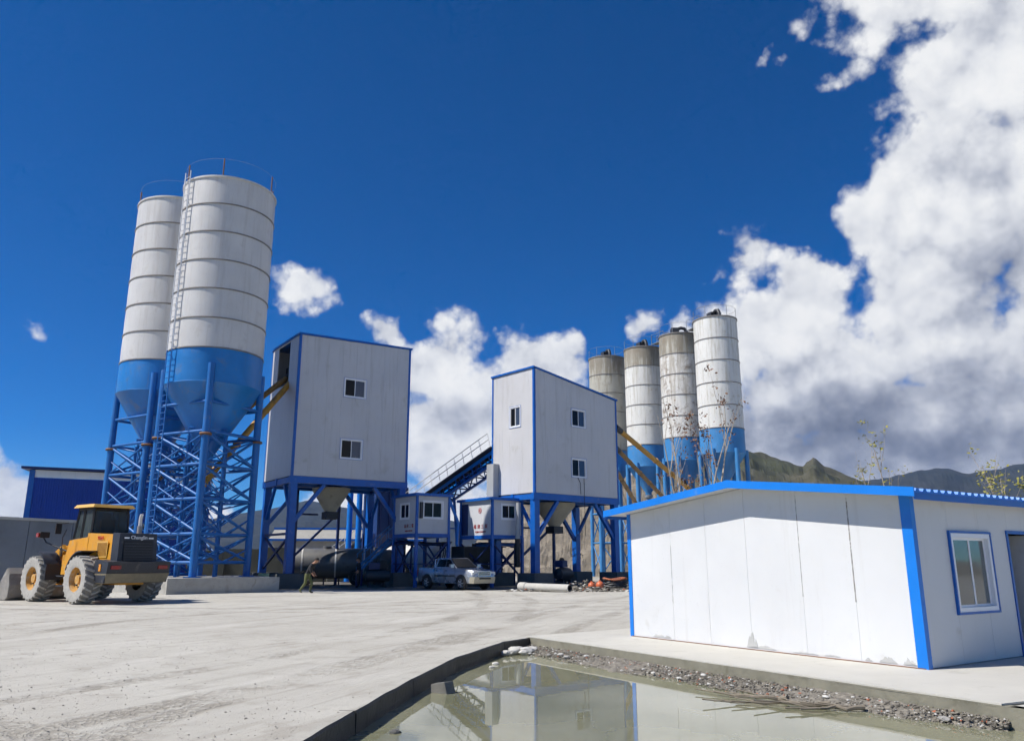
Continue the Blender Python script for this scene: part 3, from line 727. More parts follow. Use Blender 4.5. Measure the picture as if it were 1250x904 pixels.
def big_silo(name, label, loc, yaw, Rr, zbase, zw, zb, za, zt, lad_ang, posts):
    t = thing(name, label, 'silo', loc, yaw, None)
    silo_common(t, Rr, zw, zb, za, zt, 6, 'silo_white', 'hopper_blue')
    an = [R(a) for a in (0, 90, 180, 270)]; rl = Rr - .02
    leg = [Vector((rl * math.cos(a), rl * math.sin(a), 0)) for a in an]
    V = lambda p, z: Vector((p.x, p.y, z))
    for p in leg:
        q = bar('leg', t, V(p, zbase), V(p, zb + 1.0), .195, 'steel_blue', 16)
        bar('flange_collar', t, V(p, 8.05), V(p, 8.17), .31, 'rust', 16)
        obj('base_plate', boxbm(p.x - .4, p.x + .4, p.y - .4, p.y + .4, zbase, zbase + .05), 'steel_blue', t)
    lev = [zbase + .75, 2.95, 4.75, 6.55, 8.3, 9.9]
    for i in range(4):
        a, b = leg[i], leg[(i + 1) % 4]
        for k, z in enumerate(lev): bar('strut', t, V(a, z), V(b, z), .085, 'steel_blue', 8)
        for k in range(4):
            z0, z1 = lev[k] + .08, lev[k + 1] - .08
            bar('brace', t, V(a, z1), V(b, z0), .075, 'steel_blue', 8)
            bar('brace', t, V(a, z0) * .985 + Vector((0, 0, z0 * .015)), V(b, z1) * .985 + Vector((0, 0, z1 * .015)), .05, 'steel_blue', 8)
    # inner posts and ties that carry the discharge platform
    inn = [Vector((1.35 * math.cos(a + R(45)), 1.35 * math.sin(a + R(45)), 0)) for a in an]
    for i in range(4):
        a, b = inn[i], inn[(i + 1) % 4]
        bar('inner_post', t, V(a, zbase), V(a, 8.2), .09, 'steel_blue', 8)
        for z in lev[:5]: bar('inner_tie', t, V(a, z + .35), V(b, z + .35), .05, 'steel_blue', 8)
        for k in range(4): bar('inner_brace', t, V(a, lev[k] + .4), V(b, lev[k + 1] + .3), .04, 'steel_blue', 8)
        for k in range(4):
            z0, z1 = lev[k], lev[k + 1]; m0 = (V(leg[i], z0) + V(leg[(i + 1) % 4], z0)) / 2; bar('sub_brace', t, m0, V(leg[i], (z0 + z1) / 2), .04, 'steel_blue', 8); bar('sub_brace', t, m0, V(leg[(i + 1) % 4], (z0 + z1) / 2), .04, 'steel_blue', 8); bar('sub_brace', t, V(inn[i], z0 + .35), V(leg[(i + 1) % 4], z1 - .1), .045, 'steel_blue', 8)
        bar('inner_tie', t, V(a, 4.4), V(leg[i], 4.75), .05, 'steel_blue', 8); bar('inner_tie', t, V(a, 7.9), V(leg[i], 8.3), .05, 'steel_blue', 8)
    a = R(lad_ang); o = Vector((math.cos(a), math.sin(a), 0))
    ladder(t, o * (Rr + .17) + Vector((0, 0, zw)), o * (Rr + .17) + Vector((0, 0, zt + .45)), o, 'galv', .36, .27)
    ladder(t, o * (Rr + .17) + Vector((0, 0, zbase + .2)), o * (Rr + .17) + Vector((0, 0, zw - .05)), o, 'steel_blue', .32, .25)
    rr = Rr - .05; rail = None
    for q in posts:
        bar('guard_post', t, (rr * math.cos(R(q)), rr * math.sin(R(q)), zt), (rr * math.cos(R(q)), rr * math.sin(R(q)), zt + 1.1), .042, 'rust', 6)
    bm = B(); N = 48
    pts = [(rr * math.cos(2 * math.pi * i / N), rr * math.sin(2 * math.pi * i / N), zt + 1.1) for i in range(N + 1)]
    tube(bm, pts, .007, 4, False); obj('guard_wire', bm, 'grey_steel', t)
    return t
# angles are local: local x points along the yaw of the leg diagonal
S1 = (-16.98, 43.4, 0); S2 = (-21.7, 47.6, 0)
big_silo('cement_silo', 'tall clean white silo with blue cone standing on the concrete plinth, ladder on its side', S1, 18, 2.6, .76, 12.85, 10.95, 7.2, 22.95, 214, (20, 205, 262, 335))
big_silo('cement_silo', 'white silo with blue cone half hidden by the silo on the plinth', S2, 12, 2.6, .05, 13.25, 11.4, 7.6, 23.75, 120, (188, 300))
def plinth():
    rd = Vector((.80, .60, 0)); ld = Vector((-.60, .80, 0)); c = Vector((-16.75, 39.35, 0)); bm = B()
    p = [c - rd * .0, c + rd * 5.6, c + rd * 5.6 + ld * 6.4, c - rd * .0 + ld * 6.4 - rd * 1.3]
    hexa(bm, [*(q for q in p), *(q + Vector((0, 0, .76)) for q in p)]); bevel(bm, .05)
    tag(obj('silo_plinth', bm, 'concrete'), 'low grey concrete plinth under the tall white silo', 'plinth')
plinth()

def old_silo(label, loc, yaw, Rr, zw, zb, za, zt, white, extra):
    t = thing('weathered_silo', label, 'silo', loc, yaw, None)
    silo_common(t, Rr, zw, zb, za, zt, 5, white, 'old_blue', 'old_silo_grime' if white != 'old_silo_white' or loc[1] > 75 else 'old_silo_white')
    V = lambda a, r, z: Vector((r * math.cos(a), r * math.sin(a), z))
    for k in range(6):
        a = R(60 * k); a2 = R(60 * k + 60)
        bar('leg', t, V(a, Rr + .05, 0), V(a, Rr + .05, zb + .35), .2, 'old_blue', 12)
        for z in (3.4, 6.4): bar('strut', t, V(a, Rr, z), V(a2, Rr, z), .08, 'old_blue', 8)
        bar('brace', t, V(a, Rr, 3.5), V(a2, Rr, 6.3), .06, 'old_blue', 8); bar('brace', t, V(a, Rr, 3.3), V(a2, Rr, .5), .06, 'old_blue', 8)
        bar('guard_post', t, V(a, Rr - .05, zt), V(a, Rr - .05, zt + 1.05), .025, 'grey_steel', 6)
    bm = B(); N = 40; tube(bm, [V(2 * math.pi * i / N, Rr - .05, zt + 1.02) for i in range(N + 1)], .016, 4, False); obj('guard_wire', bm, 'grey_steel', t)
    fl = obj('dust_filter', bevel(boxbm(-.75, .0, -.35, .4, zt + .25, zt + .95), .06), 'dark_steel', t)
    bm = B(); tube(bm, [(-.1, 0, zt + .85), (.25, 0, zt + 1.0), (.62, 0, zt + .92), (.8, 0, zt + .6), (.82, 0, zt + .2)], .17, 10); obj('filter_hose', bm, 'dark_steel', fl, True)
    if extra: ladder(t, V(R(extra), Rr + .16, zb - 1), V(R(extra), Rr + .16, zt + .6), V(R(extra), 1, 0), 'dark_steel', .34, .24)
    return t
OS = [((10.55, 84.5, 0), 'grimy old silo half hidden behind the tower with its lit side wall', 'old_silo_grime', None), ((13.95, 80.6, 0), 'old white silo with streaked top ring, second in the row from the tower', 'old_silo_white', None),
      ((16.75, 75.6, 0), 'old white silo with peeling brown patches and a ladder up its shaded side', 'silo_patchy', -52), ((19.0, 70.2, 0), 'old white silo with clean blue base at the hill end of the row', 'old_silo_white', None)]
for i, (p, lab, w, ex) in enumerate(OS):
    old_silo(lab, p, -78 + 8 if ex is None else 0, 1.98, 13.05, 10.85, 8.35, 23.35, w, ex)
def silo_walk():
    # thin catwalks between the tops of the old silos
    for (a, _, _, _), (b, _, _, _) in zip(OS[1:], OS[2:]):
        a, b = Vector(a), Vector(b); d = (b - a).normalized(); z = 23.5
        t = thing('silo_catwalk', 'thin steel catwalk between the tops of two weathered silos, ' + ('beside the peeling one' if b.y > 72 else 'next to the hill-end silo'), 'catwalk', (a + d * 1.9 + Vector((0, 0, z))))
        L = (b - a).length - 3.8; n = Vector((-d.y, d.x, 0))
        bm = B(); q = d * L
        hexa(bm, [-n * .35, q - n * .35, q + n * .35, n * .35, -n * .35 + Vector((0, 0, .06)), q - n * .35 + Vector((0, 0, .06)), q + n * .35 + Vector((0, 0, .06)), n * .35 + Vector((0, 0, .06))]); obj('deck', bm, 'grey_steel', t)
        for s in (-1, 1):
            bar('handrail', t, n * .35 * s + Vector((0, 0, 1)), q + n * .35 * s + Vector((0, 0, 1)), .022, 'grey_steel', 6)
            for k in (0, .5, 1): bar('post', t, q * k + n * .35 * s, q * k + n * .35 * s + Vector((0, 0, 1)), .02, 'grey_steel', 6)
silo_walk()

# ================================================================== MIXING TOWERS
def tower(name, label, X, Y, yaw, Wd, D, z0, ta, tb, wins, lwins, opening=None, foot=.85):
    t = thing(name, label, 'tower', (X, Y, 0), yaw)
    tf = lambda x: ta + (tb - ta) * x / Wd
    panel_wall(t, (0, 0, 0), (1, 0, 0), Wd, z0 + .02, lambda u: tf(u), 1.0, wins, 'white_panel')
    lop = [(D - b, D - a, c, d) for a, b, c, d in lwins] + ([(D - opening[1], D - opening[0], opening[2], opening[3])] if opening else [])
    panel_wall(t, (0, D - .065, 0), (0, -1, 0), D - .13, z0 + .02, lambda u: tf(0), 1.0, [(a - .065, b - .065, c, d) for a, b, c, d in lop], 'white_panel')
    panel_wall(t, (Wd, .065, 0), (0, 1, 0), D - .13, z0 + .02, lambda u: tf(Wd), 1.0, [], 'white_panel')
    panel_wall(t, (Wd, D, 0), (-1, 0, 0), Wd, z0 + .02, lambda u: tf(Wd - u), 1.0, [], 'white_panel')
    for a, b, c, d in wins: window(t, (0, 0, 0), (1, 0, 0), a, b, c, d, trim='pale_trim', fw=.07, proud=.025)
    for a, b, c, d in lwins: window(t, (0, D, 0), (0, -1, 0), D - b, D - a, c, d, trim='pale_trim', fw=.07, proud=.025)
    obj('dark_core', boxbm(.8, Wd - .8, .8, D - .6, z0 + .1, min(ta, tb) - 1.2), 'dark_steel', t)  # dark box added inside so the windows and the opening look dark
    # roof sheet with blue edge
    o = .09; bm = B()
    hexa(bm, [(-o, -o, tf(0) + .01), (Wd + o, -o, tf(Wd) + .01), (Wd + o, D + o, tf(Wd) + .01), (-o, D + o, tf(0) + .01), (-o, -o, tf(0) + .13), (Wd + o, -o, tf(Wd) + .13), (Wd + o, D + o, tf(Wd) + .13), (-o, D + o, tf(0) + .13)])
    obj('roof', bm, 'blue_trim', t)
    w = .13
    for (cx, cy) in ((0, 0), (Wd, 0), (0, D), (Wd, D)):
        sx = 1 if cx == 0 else -1; sy = 1 if cy == 0 else -1
        bm = B(); x0, x1 = sorted((cx - sx * .02, cx + sx * w)); y0, y1 = sorted((cy - sy * .02, cy - sy * .002)); box(bm, x0, x1, y0, y1, z0, tf(cx) + .005)
        x0, x1 = sorted((cx - sx * .02, cx - sx * .002)); y0, y1 = sorted((cy - sy * .001, cy + sy * w)); box(bm, x0, x1, y0, y1, z0, tf(cx) + .005)
        obj('corner_trim', bm, 'blue_trim', t)
    # steel base frame
    zb = z0 - .42
    for y in (.0, D / 2 - .12, D - .24): bar('floor_beam', t, (-.06, y + .12, (zb + z0) / 2), (Wd + .06, y + .12, (zb + z0) / 2), .12, 'blue_trim', 4, .21)
    for x in (.12, Wd / 2, Wd - .12): bar('floor_beam', t, (x, .26, (zb + z0) / 2 - .02), (x, D - .26, (zb + z0) / 2 - .02), .12, 'blue_trim', 4, .17)
    obj('floor_deck', boxbm(.02, Wd - .02, .02, D - .02, z0 - .04, z0 + .015), 'dark_steel', t)
    lz = foot
    C = [(.25, .25), (Wd - .25, .25), (Wd - .25, D - .25), (.25, D - .25)]
    for (x, y) in C:
        lg = bar('leg', t, (x, y, lz), (x, y, zb), .21, 'blue_trim', 4)
        sx = 1 if x < Wd / 2 else -1; sy = 1 if y < D / 2 else -1
        bar('knee_brace', t, (x, y, zb - 2.5), (x + sx * 2.0, y, zb), .11, 'blue_trim', 4)
        bar('knee_brace', t, (x, y, zb - 2.2), (x, y + sy * 1.5, zb), .09, 'blue_trim', 4)
        obj('footing', bevel(boxbm(x - .8, x + .8, y - .8, y + .8, 0, lz), .03), 'concrete_foot', t)
    for (a, b) in (((3, 0),) if opening else ()):
        (x0, y0), (x1, y1) = C[a], C[b]
        bar('tie', t, (x0, y0, 3.2), (x1, y1, 3.2), .07, 'navy', 4)
        bar('cross_brace', t, (x0, y0, lz + .2), (x1, y1, 3.1), .06, 'navy', 4); bar('cross_brace', t, (x1 * .99 + .01, y1 - .02, lz + .2), (x0 * .99 + .01, y0 - .02, 3.1), .06, 'navy', 4)
    # discharge hopper
    cx, cy = Wd * .47, D * .5; hr = 1.25 if opening else 1.45
    obj('discharge_hopper', lathe(B(), [(hr, zb), (hr - .05, zb - .2), (.38, zb - 1.5), (.36, zb - 1.55)], 24, c=(cx, cy, 0)), 'hopper_beige', t, True)
    obj('discharge_gate', bevel(boxbm(cx - .42, cx + .42, cy - .42, cy + .42, zb - 2.0, zb - 1.53), .03), 'dark_steel', t)
    # truck-bay props under the hopper
    for x in (cx - 1.5, cx + 1.5): bar('bay_post', t, (x, D - .5, 0), (x, D - .5, zb), .08, 'navy', 4)
    bar('bay_brace', t, (cx - 1.5, D - .5, 1.9), (cx + 1.5, D - .5, zb - 1.4), .07, 'navy', 4)
    bar('bay_tie', t, (cx - 1.5, D - .5, zb - 1.6), (cx, D - .5, zb - 1.6), .06, 'navy', 4)
    return t
mat('pale_trim', (.28, .34, .52), .5, var=.06); mat('concrete_foot', (.11, .11, .105), .85, var=.2, vs=1.6, bump=.35, bs=14)  # concrete_foot: footing colour darkened to paint in the shade under the towers
T1 = tower('mixing_tower', 'white-panelled tower on blue stilts with an opening where yellow screw conveyors enter', -13.5, 48, 35, 7.9, 5.3, 6.66, 15.63, 15.8, [(3.12, 4.68, 11.95, 13.22), (3.07, 4.6, 7.92, 9.22)], [], opening=(1.75, 4.0, 12.75, 15.55))
T2 = tower('mixing_tower', 'white-panelled tower on blue stilts with a window in its sunlit side wall', 1.43, 50, 41, 8.0, 4.25, 5.80, 13.93, 12.72, [(3.42, 4.8, 10.4, 11.65), (3.36, 4.78, 7.0, 8.28)], [(1.3, 2.42, 10.2, 11.6)])
def t2_extras():
    obj('duct', bevel(boxbm(-.5, -.03, 3.5, 4.2, 5.1, 7.9), .02), 'galv_panel', T2)
    bm = B(); tube(bm, [(3.9, -.04, 7.0), (4.1, -.1, 6.6), (4.1, -.1, 5.9)], .02, 6); tube(bm, [(4.5, -.04, 7.0), (4.45, -.1, 6.4), (4.45, -.1, 3.2)], .018, 6); obj('hanging_cable', bm, 'dark', T2)
    bm = B(); tube(bm, [(-.3, 1.2, 5.2), (-.32, 1.2, 4.0), (-.35, 1.25, 2.9)], .16, 10); obj('drain_pipe', bm, 'galv_panel', T2, True)
    bm = B(); tube(bm, [(-.35, 1.25, 2.95), (-.3, 1.3, 1.2)], .17, 10); obj('drain_sleeve', bm, 'dark', T2, True)
mat('galv_panel', (.33, .34, .345), .55, var=.08)
t2_extras()

# ================================================================== CONTROL CABINS
def cabin(label, X, Y, yaw, Wd, D, z0, z1, win, lwin, door):
    t = thing('control_cabin', label, 'cabin', (X, Y, 0), yaw)
    H = z1 - .12
    panel_wall(t, (0, 0, 0), (1, 0, 0), Wd, z0 + .12, lambda u: H, 1.2, [win], 'cabin_white')
    lop = [lwin] if lwin else []
    if door: lop.append(door)
    panel_wall(t, (0, D - .065, 0), (0, -1, 0), D - .13, z0 + .12, lambda u: H, 1.1, [(D - b - .065, D - a - .065, c, d) for a, b, c, d in lop], 'cabin_white')
    panel_wall(t, (Wd, .065, 0), (0, 1, 0), D - .13, z0 + .12, lambda u: H, 1.1, [], 'cabin_white')
    panel_wall(t, (Wd, D, 0), (-1, 0, 0), Wd, z0 + .12, lambda u: H, 1.2, [], 'cabin_white')
    window(t, (0, 0, 0), (1, 0, 0), *win, fw=.07, glass=('glass_dark', 'glass_dark'))
    if lwin: window(t, (0, D, 0), (0, -1, 0), D - lwin[1], D - lwin[0], lwin[2], lwin[3], fw=.06, glass=('glass_dark', 'glass_dark'))
    if door: obj('door', boxbm(.0, .05, door[0] + .02, door[1] - .02, door[2], door[3] - .02), 'navy', t)
    for (cx, cy) in ((0, 0), (Wd, 0), (0, D), (Wd, D)):
        obj('corner_post', boxbm(cx - .07, cx + .07, cy - .07, cy + .07, z0, z1), 'blue_trim', t)
        bar('leg', t, (cx, cy, 0), (cx, cy, z0), .085, 'blue_trim', 4)
    obj('floor_frame', boxbm(-.05, Wd + .05, -.05, D + .05, z0 - .10, z0 + .13), 'blue_trim', t)
    obj('roof', boxbm(-.22, Wd + .22, -.22, D + .22, z1 - .12, z1 + .05), 'blue_trim', t)
    for a, b in (((0, 0), (Wd, 0)), ((Wd, 0), (Wd, D)), ((0, D), (0, 0))):
        bar('brace', t, (*a, .5), (*b, z0 - .3), .04, 'navy', 4); bar('brace', t, (a[0] + .02, a[1] + .05, z0 - .3), (b[0] + .02, b[1] + .05, .5), .04, 'navy', 4)
        bar('tie', t, (*a, 1.4), (*b, 1.4), .035, 'navy', 4)
    return t
mat('cabin_white', (.50, .51, .53), .5, var=.04, vs=.8, dirt=((.4, .4, .39), .12, 2.))
CB1 = cabin('small white control cabin on stilts tucked against the tower with yellow screw conveyors', -5.985, 50, 36, 2.35, 3.0, 3.14, 5.72, (.42, 1.9, 4.2, 5.3), (1.0, 2.2, 4.2, 5.2), None)
CB2 = cabin('small white control cabin on stilts with red lettering, between pickup and lit-walled tower', -1.235, 50, 39, 2.42, 3.4, 3.04, 5.46, (.72, 1.93, 4.15, 5.12), None, (2.6, 3.35, 3.2, 5.2))
def cab_text():
    X, Yv, Z = (0, -1, 0), (0, 0, 1), (-1, 0, 0)
    text_mesh('福建三联', .29, 'sign_red', CB2, axes(X, Yv, Z, (-.012, 1.22, 3.62)), 'lettering', space=1.75)
    text_mesh('FUJIAN SANLIAN', .15, 'sign_red', CB2, axes(X, Yv, Z, (-.012, 1.22, 3.34)), 'lettering')
    bm = lathe(B(), [(.0, 0), (.17, 0), (.17, .012), (.0, .012)], 24, axis='x', c=(-.016, 1.3, 4.72), cap=False); e = obj('emblem', bm, 'sign_red', CB2)
    bm = lathe(B(), [(.08, 0), (.115, 0), (.115, .006), (.08, .006)], 24, axis='x', c=(-.024, 1.3, 4.72), cap=False); obj('emblem_ring', bm, 'cabin_white', e)
    text_mesh('福建三联', .26, 'sign_red', CB1, axes(X, Yv, Z, (-.012, 1.0, 3.66)), 'lettering', space=1.5)
    text_mesh('FUJIAN SANLIAN', .13, 'sign_red', CB1, axes(X, Yv, Z, (-.012, 1.0, 3.40)), 'lettering')
    # pipe bracket arm on the cabin's side
    bm = B(); tube(bm, [(2.45, .1, 5.4), (3.2, .2, 4.0), (3.1, .2, 2.6)], .1, 8); obj('down_pipe', bm, 'bright_blue', CB1, True)
    obj('wall_unit', bevel(boxbm(.18, .36, -.16, -.01, 4.2, 5.2), .02), 'dark_steel', CB1)
cab_text()

# ================================================================== CONVEYORS
def screw(label, a, b, r, m, group=None):
    a, b = Vector(a), Vector(b)
    t = thing('screw_conveyor', label, 'conveyor', a, 0, group); d = (b - a); u = d.normalized(); o = Vector()
    bm = tube(B(), [o, d], r, 16); tb = obj('casing_tube', bm, m, t, True)
    n = int(d.length / 2.6)
    for k in range(1, n):
        p = d * (k / n); bm = tube(B(), [p - u * .05, p + u * .05], r * 1.18, 16); obj('joint_flange', bm, m, tb, True)
    bm = tube(B(), [d, d + u * .75], r * 1.15, 12); obj('drive_motor', bm, 'dark_steel', t, True)
    bm = tube(B(), [Vector((0, 0, .1)) + u * .3, Vector((0, 0, .75)) + u * .3], r * .95, 12); obj('inlet', bm, m, t, True)
    bm = tube(B(), [u * -.12, Vector()], r * 1.3, 16); obj('end_cap', bm, m, t, True)
    return t
G1 = 'screw conveyors'
screw('yellow screw conveyor rising from the plinth silo to the tower opening', (-16.98, 43.4, 5.8), (-14.35, 49.75, 13.0), .19, 'screw_yellow', G1)
screw('yellow-brown screw conveyor rising from the half-hidden silo to the tower opening', (-21.7, 47.6, 6.2), (-14.9, 50.4, 13.35), .18, 'screw_brown', G1)
screw('longest rusty yellow screw conveyor, running to the hill-end weathered silo', (19.0, 70.2, 5.0), (7.9, 56.2, 10.7), .19, 'screw_yellow', G1)
screw('rusty yellow screw conveyor running to the peeling weathered silo', (16.75, 75.6, 5.0), (7.75, 56.6, 9.35), .165, 'screw_brown', G1)
screw('short steep-looking brown screw conveyor running to the streaked weathered silo', (13.95, 80.6, 5.0), (7.6, 57.0, 7.9), .165, 'screw_brown', G1)

def belt_conveyor(label, a, b, rail=True):
    a, b = Vector(a), Vector(b); t = thing('belt_conveyor', label, 'conveyor', a)
    d = b - a; L = d.length; u = d.normalized(); n = Vector((-u.y, u.x, 0)).normalized(); up = u.cross(n) if u.cross(n).z > 0 else n.cross(u)
    P = lambda s, w, h: u * s + n * w + up * h
    for w in (-.55, .55):
        for h in (0, -.95): bar('chord', t, P(0, w, h), P(L, w, h), .075, 'blue_trim' if h else 'bright_blue', 4)
        lo, hi = sorted((w * 1.15, w * 1.19)); bm = B(); hexa(bm, [P(0, lo, -.32), P(L, lo, -.32), P(L, hi, -.32), P(0, hi, -.32), P(0, lo, .1), P(L, lo, .1), P(L, hi, .1), P(0, hi, .1)]); obj('side_plate', bm, 'bright_blue', t)
        k = int(L / 1.0)
        for i in range(k + 1): bar('truss_post', t, P(L * i / k, w, 0), P(L * i / k, w, -.95), .04, 'blue_trim', 4)
        for i in range(k): bar('truss_diagonal', t, P(L * i / k, w, -.95 if i % 2 else 0), P(L * (i + 1) / k, w, 0 if i % 2 else -.95), .035, 'navy', 4)
    k = int(L / 1.0)
    for i in range(k + 1):
        bar('idler', t, P(L * i / k, -.5, -.06), P(L * i / k, .5, -.06), .05, 'dark_steel', 8); bar('cross_tie', t, P(L * i / k, -.55, -.95), P(L * i / k, .55, -.95), .04, 'navy', 4)
    bm = B(); hexa(bm, [P(0, -.42, .02), P(L, -.42, .02), P(L, .42, .02), P(0, .42, .02), P(0, -.42, .04), P(L, -.42, .04), P(L, .42, .04), P(0, .42, .04)]); obj('belt', bm, 'belt', t)
    for side in (-1, 1):
        w0 = .62 * side; w1 = 1.15 * side
        bm = B(); lo, hi = min(w0, w1), max(w0, w1); hexa(bm, [P(0, lo, -.08), P(L, lo, -.08), P(L, hi, -.08), P(0, hi, -.08), P(0, lo, -.03), P(L, lo, -.03), P(L, hi, -.03), P(0, hi, -.03)]); obj('walkway', bm, 'dark_steel', t)
        for h in (.5, .95): bar('handrail', t, P(0, w1, h), P(L, w1, h), .028, 'galv', 6)
        for i in range(0, k + 1): bar('rail_post', t, P(L * i / k, w1, -.05), P(L * i / k, w1, .95), .024, 'galv', 6)
    for s in (.3, .62):
        p = P(L * s, 0, -.95)
        for w in (-.8, .8):
            f = Vector((p.x + n.x * w * 1.5, p.y + n.y * w * 1.5, -a.z)); bar('trestle_leg', t, P(L * s, w * .7, -.95), f, .1, 'blue_trim', 4)
        for q in (.35, .7):
            e0 = P(L * s, -.56, -.95).lerp(Vector((p.x - n.x * 1.2, p.y - n.y * 1.2, -a.z)), q); e1 = P(L * s, .56, -.95).lerp(Vector((p.x + n.x * 1.2, p.y + n.y * 1.2, -a.z)), q); bar('trestle_tie', t, e0, e1, .05, 'blue_trim', 4)
    return t
belt_conveyor('blue trussed belt conveyor with pale handrails climbing to the lit-walled tower', (-.63, 53.9, 9.2), (-15.0, 70.4, 1.6))

# ================================================================== WHEEL LOADER
def loader_tyre(R0=.80, w=.60):
    bm = B(); n = 60
    prof = [(.40, -w * .44), (.60, -w * .5), (.72, -w * .48), (R0 - .05, -w * .40), (R0 - .035, 0), (R0 - .05, w * .40), (.72, w * .48), (.60, w * .5), (.40, w * .44)]
    lathe(bm, prof, n, 'y', cap=False)
    for f in bm.faces:
        c = f.calc_center_median()
        if math.hypot(c.x, c.z) > R0 - .085: f.material_index = 1
    for k in range(22):
        for s in (-1, 1):
            a = 2 * math.pi * (k + (.5 if s > 0 else 0)) / 22
            def P(dy, da, r): q = a + da; return (r * math.cos(q), s * dy, r * math.sin(q))
            i0, o0 = .02, w * .47
            hexa(bm, [P(i0, .02, R0 - .07), P(o0, -.13, R0 - .10), P(o0, -.03, R0 - .10), P(i0, .12, R0 - .07), P(i0, .025, R0), P(o0, -.12, R0 - .02), P(o0, -.04, R0 - .02), P(i0, .11, R0)])
            hexa(bm, [P(o0 - .03, -.13, R0 - .16), P(o0 + .012, -.13, R0 - .17), P(o0 + .012, -.04, R0 - .17), P(o0 - .03, -.04, R0 - .16), P(o0 - .05, -.125, R0 - .02), P(o0 + .0, -.125, R0 - .04), P(o0 + .0, -.045, R0 - .04), P(o0 - .05, -.045, R0 - .02)])
    return bm
def loader():
    t = thing('wheel_loader', 'yellow wheel loader with dusty tyres parked in front of the silos', 'loader', (-17.1, 32.9, 0), 144, scale=1.13)
    y_ = 'loader_yellow'
    for x in (-1.6, 1.6):
        for s in (-1, 1):
            wh = obj('wheel', loader_tyre(), None, t, True, mats=['tyre', 'tyre_dark']); wh.location = (x, s * 1.08, .80)
            rim = obj('rim', lathe(B(), [(.42, s * .27), (.40, s * .24), (.36, s * .10), (.16, s * .06), (.15, s * .20), (.001, s * .21)], 28, 'y', cap=False), 'rim_dusty', wh, True)
            for k in range(8):
                a = k * math.pi / 4; bar('wheel_bolt', wh, (.25 * math.cos(a), s * .08, .25 * math.sin(a)), (.25 * math.cos(a), s * .13, .25 * math.sin(a)), .03, 'dark_steel', 6)
        bar('axle', t, (x, -1.0, .8), (x, 1.0, .8), .2, 'loader_dark', 12)
    # rear frame, hood
    obj('rear_frame', bevel(boxbm(-2.7, .1, -.45, .45, .62, 1.25), .04), y_, t)
    bm = B(); hexa(bm, [(-2.62, -.72, 1.2), (-.85, -.78, 1.2), (-.85, .78, 1.2), (-2.62, .72, 1.2), (-2.55, -.66, 2.28), (-.85, -.72, 2.36), (-.85, .72, 2.36), (-2.55, .66, 2.28)]); bevel(bm, .07, 3)
    hood = obj('engine_hood', bm, y_, t, True)
    for s in (-1, 1):
        bm = B(); box(bm, -2.30, -1.6, s * .735 - .008, s * .735 + .008, 1.52, 2.06); obj('vent_panel', bm, 'loader_roof', hood)
        for k in range(8): obj('vent_slat', boxbm(-2.25 + k * .08, -2.215 + k * .08, s * .742 - .012, s * .742 + .012, 1.57, 2.01), 'vent_yellow', hood)
        text_mesh('955N', .17, 'red', hood, axes((-s, 0, 0), (0, 0, 1), (0, s, 0), (-1.75, s * .725, 2.12)), 'lettering')
    bm = B(); hexa(bm, [(-2.95, -.70, 1.12), (-2.60, -.745, 1.12), (-2.60, .745, 1.12), (-2.95, .70, 1.12), (-2.88, -.66, 2.32), (-2.50, -.70, 2.34), (-2.50, .70, 2.34), (-2.88, .66, 2.32)]); bevel(bm, .05, 2)
    cowl = obj('rear_cowl', bm, 'loader_dark', t, True)
    bm = B(); hexa(bm, [(-2.985, -.52, 1.2), (-2.93, -.52, 1.2), (-2.93, .52, 1.2), (-2.985, .52, 1.2), (-2.92, -.52, 2.08), (-2.87, -.52, 2.08), (-2.87, .52, 2.08), (-2.92, .52, 2.08)]); gr = obj('radiator_grille', bm, 'dark', cowl)
    for k in range(9): bar('grille_bar', gr, (-2.985 + .0065 * k, -.5, 1.27 + k * .09), (-2.985 + .0065 * k, .5, 1.27 + k * .09), .012, 'dark_steel', 4)
    text_mesh('▬ Changlin ▬', .17, 'white_letter', cowl, axes((0, -1, 0), (.05, 0, 1), (-1, 0, .05), (-2.925, 0, 2.13)), 'lettering')
    # counterweight
    bm = B(); prof = [(-3.12, 1.02), (-3.18, 1.38), (-2.35, 1.46), (-2.2, .98), (-2.5, .72), (-2.98, .70)]
    prism(bm, prof, lambda u, v, w: Vector((u, -1.1 + 2.2 * w, v))); bevel(bm, .05, 2)
    cw = obj('counterweight', bm, 'loader_dark', t, True)
    bm = B(); hexa(bm, [(-3.0, -1.04, .70), (-2.3, -1.04, .66), (-2.3, 1.04, .66), (-3.0, 1.04, .70), (-3.14, -1.11, 1.0), (-2.18, -1.11, 1.0), (-2.18, 1.11, 1.0), (-3.14, 1.11, 1.0)]); obj('counterweight_skirt', bm, 'dust_low', cw)
    for s in (-1, 1):
        obj('tail_lamp', bevel(boxbm(-3.185, -3.13, s * .82 - .17, s * .82 + .17, 1.14, 1.26), .02), 'lamp_red', cw)
        obj('side_marker', bevel(boxbm(-2.75, -2.62, s * 1.11 - .01, s * 1.11 + .01, 1.08, 1.3), .005), 'lamp_amber', cw)
